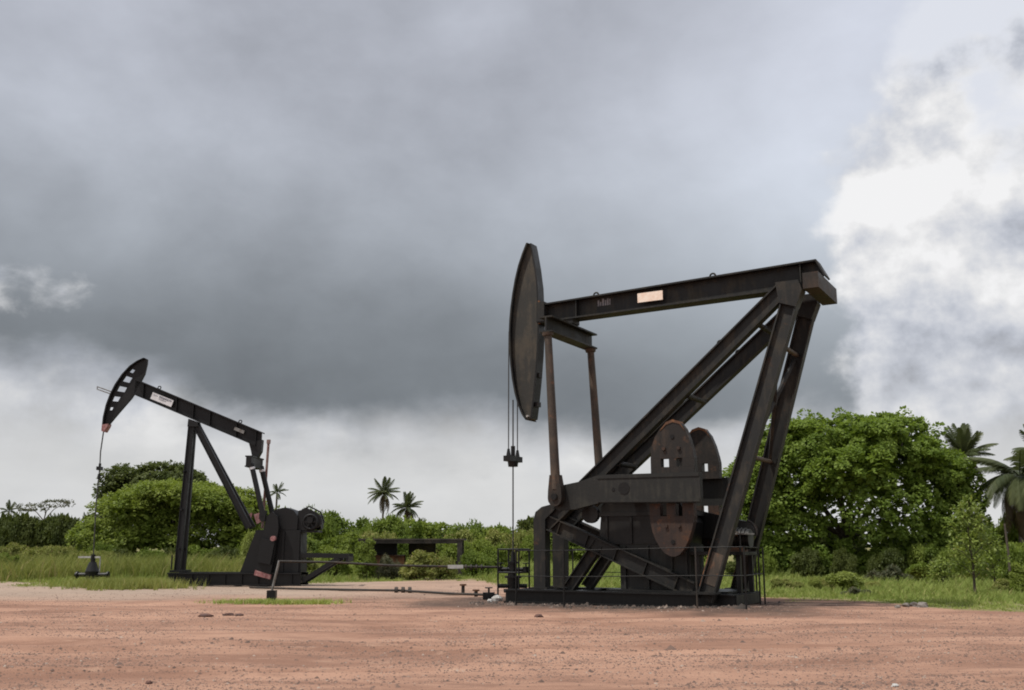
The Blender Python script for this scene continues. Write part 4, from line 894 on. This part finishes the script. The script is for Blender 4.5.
# palms: trunk and individual fronds
def frond_mesh(name, L_, sag, mat, nl=30, lw=.085, ll=.70):
    V, F = [], []
    def pt(t): return Vector((L_ * (t - .10 * sag * t ** 3), 0, L_ * (.30 * t - sag * .62 * t * t)))
    n = 8
    for i in range(n + 1):
        t = i / n; r = .035 * (1 - .8 * t); c = pt(t); V += [c + Vector((0, -r, 0)), c + Vector((0, r, 0)), c + Vector((0, 0, -r * 1.4))]
    for i in range(n):
        for a, b2 in ((0, 1), (1, 2), (2, 0)): F.append((i * 3 + a, i * 3 + b2, i * 3 + 3 + b2, i * 3 + 3 + a))
    for i in range(nl):
        t = .12 + .88 * i / (nl - 1); c = pt(t); tan = (pt(min(1, t + .03)) - pt(t - .03)).normalized()
        l = ll * L_ / 3 * math.sin(math.pi * (.16 + .80 * t)) ** .7
        for sg in (-1, 1):
            d = (tan * .75 + Vector((0, sg * .9, -.28 - .25 * sag * t + random.uniform(-.15, .1)))).normalized(); e1_ = c + d * l * .55; e2_ = c + d * l + Vector((0, 0, -l * .28))
            s_ = tan * lw; k = len(V); V += [c - s_ * .5, c + s_ * .5, e1_ + s_ * .55, e1_ - s_ * .55, e2_ + s_ * .1, e2_ - s_ * .1]; F += [(k, k + 1, k + 2, k + 3), (k + 3, k + 2, k + 4, k + 5)]
    return mesh_np(name, np.array([tuple(v) for v in V]), np.array(F), mat)
FRO = {k: frond_mesh('palm_frond', 3.0, s_, m_) for k, (s_, m_) in dict(up=(.35, L_palm), mid=(.75, L_palm), low=(1.1, L_palm), dry=(1.3, L_dry)).items()}
def palm(px, D_, ycrown, size, label, nf=24, lean=0.0, ndry=4, trunk_r=.16, seed=0, name='coconut_palm', upf=.22):
    rg = random.Random(seed); top = at(px, ycrown, D_); base = Vector((top.x - lean, D_, g1(top.x - lean, D_))); h_ = top.z - base.z
    e = empty(name, base); tag(e, label, 'palm')
    MB().path([(0, 0, -.15), (lean * .3, 0, h_ * .35), (lean * .75, 0, h_ * .72), (lean, 0, h_)], trunk_r, 9, trunk_r * .62).build('trunk', M_pbark, e)
    for k in range(nf + ndry):
        kind = 'dry' if k >= nf else ('up' if k < nf * upf else 'mid' if k < nf * (upf + .4) else 'low')
        o = obj('frond', FRO[kind], e); pitch = {'up': rg.uniform(.75, 1.35), 'mid': rg.uniform(.2, .6), 'low': rg.uniform(-.3, .2), 'dry': rg.uniform(-1.1, -.6)}[kind]
        o.location = (lean, 0, h_); s_ = size / 3 * rg.uniform(.85, 1.1); o.scale = (s_, s_, s_)
        o.rotation_euler = Matrix.Rotation(k * 2.399 + rg.uniform(-.2, .2), 3, 'Z').to_4x4().to_3x3() .__matmul__(Matrix.Rotation(-pitch, 3, 'Y')).to_euler()
    return e
palm(964, 62, 458, 2.1, 'palm with upright fronds rising just behind the rosette tree', 26, 0, 2, seed=1, upf=.5)
palm(1020, 48, 476, 2.7, 'large coconut palm with drooping and dry brown fronds over the bushes', 30, .3, 9, .17, seed=2, upf=.0)
palm(1050, 58, 462, 2.8, 'second coconut palm behind the large drooping one', 22, 0, 4, seed=6)
palm(384, 118, 494, 2.1, 'taller far palm rising over the long hedge', 26, .2, 4, .15, seed=3)
palm(407, 118, 508, 2.0, 'shorter far palm sunk in the long hedge', 26, 0, 4, .15, seed=4)
palm(277, 85, 493, 1.0, 'small far palm top behind the black gear reducer', 14, 0, 0, .12, seed=5)
palm(9, 105, 511, 1.25, 'small far palm over the dark left hedge', 14, 0, 1, .12, seed=8)
bush(420, 112, 26, 517, L_dark, 'round', 'distant dark tree beside the shorter far palm', name='far_tree')
# wispy flat-topped tree over the left hedge
tp_ = P0(40, 100); lob = [((-1.2, 0, 5.2), (1.6, 1.2, .25)), ((1.0, 0, 5.6), (1.6, 1.2, .25))]
V, F = clump_crown(lob, 60, .26, 22, .2, .25, .5, -.9); tree('flat_topped_tree', tp_, mesh_np('flat_crown', V, F, L_dead), limbs(MB(), (0, 0, 0), [(-1.6, 0, 5.2), (.8, 0, 5.6), (2, 0, 5.7), (0, 0, 5.3)], .12, .7), 'thin wispy flat-topped tree above the dark left hedge')

# ------------------------------------------------------------------ grass and gravel
def grass(name, n, xr, yr, hf, label, mat, blades=7, bias=1.6, mask=True, wid=.011):
    x = rng.uniform(*xr, n * 3); y = yr[0] + (yr[1] - yr[0]) * rng.random(n * 3) ** bias
    keep = (np.abs(x) < y * .62 + 3)
    if mask: keep &= rng.random(n * 3) > dirt_mask(x, y) * 1.02 + .05 * 0
    keep &= rng.random(n * 3) < .35 + 1.0 * vn(x, y, 1.4, 40)
    # keep clear of the pump itself
    ca, sa = math.cos(YAW1), math.sin(YAW1); s_ = (x - .03) * ca - (y - 29.2) * sa; t_ = (x - .03) * sa + (y - 29.2) * ca
    keep &= ~((s_ > -1) & (s_ < 7.6) & (np.abs(t_) < 2.0))
    x, y = x[keep][:n], y[keep][:n]; n = len(x); z = gh(x, y)
    h_ = hf(x, y) * rng.uniform(.6, 1.3, n)
    rep = np.repeat(np.arange(n), blades); m_ = len(rep); a = rng.uniform(0, 2 * np.pi, m_); r = rng.uniform(0, .16, m_)
    hb = h_[rep] * rng.uniform(.55, 1.1, m_); lean = rng.uniform(.15, .75, m_) * hb
    B_ = np.stack([x[rep] + r * np.cos(a), y[rep] + r * np.sin(a), z[rep] - .02], 1)
    sd = np.stack([-np.sin(a + 1.1), np.cos(a + 1.1), 0 * a], 1) * (wid * (1 + y[rep] / 45))[:, None]
    ld = np.stack([np.cos(a), np.sin(a), 0 * a], 1)
    mid_ = B_ + ld * (lean * .35)[:, None] + np.array([0, 0, 1.]) * (hb * .62)[:, None]; tip = B_ + ld * lean[:, None] + np.array([0, 0, 1.]) * hb[:, None]
    V = np.stack([B_ - sd, B_ + sd, mid_ + sd * .7, mid_ - sd * .7, tip], 1).reshape(-1, 3); k = np.arange(m_)[:, None] * 5
    tri = np.concatenate([k + np.array([0, 1, 2]), k + np.array([0, 2, 3]), k + np.array([3, 2, 4])], 1).reshape(-1, 3)
    return tag(obj(name, mesh_np(name, V, tri, mat)), label, 'grass', kind='stuff')
hl = lambda x, y: np.clip(.10 + (y - pad_edge(x)) * .045, .10, .55) * (.6 + .8 * vn(x, y, 2.5, 41)) * np.where((x < -12) & (y > 43), 1.35, 1) * np.where((x > 7) & (y < 48), .55, 1)
grass('field_grass', 30000, (-42, 42), (21, 66), hl, 'green and straw coloured field grass beyond the dirt yard', L_gras)
grass('tall_weeds', 3800, (-40, -11), (43, 60), lambda x, y: .75 + .35 * vn(x, y, 2, 42), 'tall light green weeds growing in the left field', L_weed, 9, 1.0)
# sparse tufts in the yard edge
def tuft_patch(cx, cy, rx, ry, n, h_): 
    u = rng.normal(size=(n, 2)); return cx + u[:, 0] * rx, cy + u[:, 1] * ry
def tufts(name, spots, label, mat, h_=.14):
    Vs = []; xs_, ys_ = np.concatenate([s_[0] for s_ in spots]), np.concatenate([s_[1] for s_ in spots]); n = len(xs_); bl = 7
    rep = np.repeat(np.arange(n), bl); m_ = len(rep); a = rng.uniform(0, 6.283, m_); hb = h_ * rng.uniform(.4, 1.2, m_)
    B_ = np.stack([xs_[rep] + rng.normal(0, .05, m_), ys_[rep] + rng.normal(0, .05, m_), gh(xs_, ys_)[rep] - .01], 1); sd = np.stack([-np.sin(a), np.cos(a), 0 * a], 1) * .013
    tip = B_ + np.stack([np.cos(a), np.sin(a), 0 * a], 1) * (hb * .6)[:, None] + np.array([0, 0, 1.]) * hb[:, None]
    V = np.stack([B_ - sd, B_ + sd, tip], 1).reshape(-1, 3); return tag(obj(name, mesh_np(name, V, np.arange(3 * m_).reshape(-1, 3), mat)), label, 'grass', kind='stuff')
c1_, c2_ = on_ground(252, 602), on_ground(303, 602)
tufts('grass_patch', [tuft_patch(c1_.x, c1_.y, .55, .25, 160, .1), tuft_patch(c2_.x, c2_.y, .55, .25, 200, .1)], 'thin dry grass patches on the dirt beside the leaning pipe post', L_gras)
c3_ = on_ground(118, 589)
tufts('grass_mound', [tuft_patch(c3_.x + .3, c3_.y + 1.0, .75, .7, 620, .1), tuft_patch(c3_.x - 1.2, c3_.y + 1.6, .8, .6, 200, .1)], 'green grass mound between black wellhead and skid', L_weed, .36)

def gravel(name, n, yr, size, label, mat, seedmask, thr):
    y = yr[0] * (yr[1] / yr[0]) ** rng.random(n * 4); x = rng.uniform(-1, 1, n * 4) * (y * .60 + 1.5)
    k = (vn(x / 2.2, y, 1.6, seedmask) + .35 * vn(x, y, .5, seedmask + 1) + rng.random(n * 4) * .35 > thr) & (dirt_mask(x, y) > .5)
    x, y = x[k][:n], y[k][:n]; n = len(x); r = size * np.exp(rng.normal(0, .45, n)); z = gh(x, y)
    base = np.array([[1, 0, -.1], [.3, .95, -.15], [-.8, .6, -.1], [-.8, -.6, -.1], [.3, -.95, -.15], [.15, .1, .8], [.5, -.35, .55]])
    a = rng.uniform(0, 6.283, n); c, s_ = np.cos(a), np.sin(a); J = base[None] * rng.uniform(.7, 1.25, (n, 7, 3)) * r[:, None, None]; J[:, :, 2] *= .75
    V = np.stack([J[..., 0] * c[:, None] - J[..., 1] * s_[:, None] + x[:, None], J[..., 0] * s_[:, None] + J[..., 1] * c[:, None] + y[:, None], J[..., 2] + z[:, None]], -1).reshape(-1, 3)
    T = np.array([(0, 1, 6), (1, 5, 6), (1, 2, 5), (2, 3, 5), (3, 4, 5), (4, 6, 5), (4, 0, 6)]); F = (np.arange(n)[:, None, None] * 7 + T[None]).reshape(-1, 3)
    return tag(obj(name, mesh_np(name, V, F, mat)), label, 'gravel', kind='stuff')
def gravel_mat(name, a, b2, c3_):
    m, nb, bs = new_mat(name); rnd = nb.N.new('ShaderNodeNewGeometry').outputs['Random Per Island']
    c = nb.mix(rnd, a, b2); c = nb.mix(nb.step(rnd, .88, .97), c, c3_); nb.L.new(c, bs.inputs['Base Color']); bs.inputs['Roughness'].default_value = .95; return m
G1 = gravel_mat('brown_gravel', (0.086, 0.056, 0.045), (0.189, 0.113, 0.083), (0.306, 0.243, 0.198))
gravel('gravel', 70000, (8.5, 40), .010, 'small brown gravel scattered over the red dirt yard', G1, 44, .76)
gravel('coarse_gravel', 1200, (8.5, 36), .020, 'coarser dark stones and clods strewn over the dirt yard', G1, 48, .80)

def base_rubble():
    n = 900; s_ = rng.uniform(-.4, 7.3, n); t_ = np.where(rng.random(n) < .75, -1.25 - np.abs(rng.normal(0, .45, n)), 1.25 + np.abs(rng.normal(0, .4, n)))
    ca, sa = math.cos(YAW1), math.sin(YAW1); x = .03 + s_ * ca + t_ * sa; y = 29.2 - s_ * sa + t_ * ca; r = .03 * np.exp(rng.normal(0, .5, n)); z = gh(x, y)
    base = np.array([[1, 0, -.1], [.3, .95, -.15], [-.8, .6, -.1], [-.8, -.6, -.1], [.3, -.95, -.15], [.15, .1, .8], [.5, -.35, .55]])
    J = base[None] * rng.uniform(.6, 1.4, (n, 7, 3)) * r[:, None, None]; V = J + np.stack([x, y, z], 1)[:, None, :]
    T = np.array([(0, 1, 6), (1, 5, 6), (1, 2, 5), (2, 3, 5), (3, 4, 5), (4, 6, 5), (4, 0, 6)]); F = (np.arange(n)[:, None, None] * 7 + T[None]).reshape(-1, 3)
    m = gravel_mat('oily_clods', (.03, .024, .02), (.085, .06, .048), (.22, .17, .14))
    tag(obj('oily_clods', mesh_np('oily_clods', V.reshape(-1, 3), F, m)), 'oil darkened clods and stones along the large pumpjack skid', 'rubble', kind='stuff')
base_rubble()
sk = [(rng.uniform(.5, 6.5, 26), rng.uniform(1.5, 2.6, 26))]
tufts('skid_weeds', [(np.array([pl(a, b2)[0] for a, b2 in zip(*sk[0])]), np.array([pl(a, b2)[1] for a, b2 in zip(*sk[0])]))], 'sparse weeds sprouting behind the large pumpjack skid', L_weed, .22)
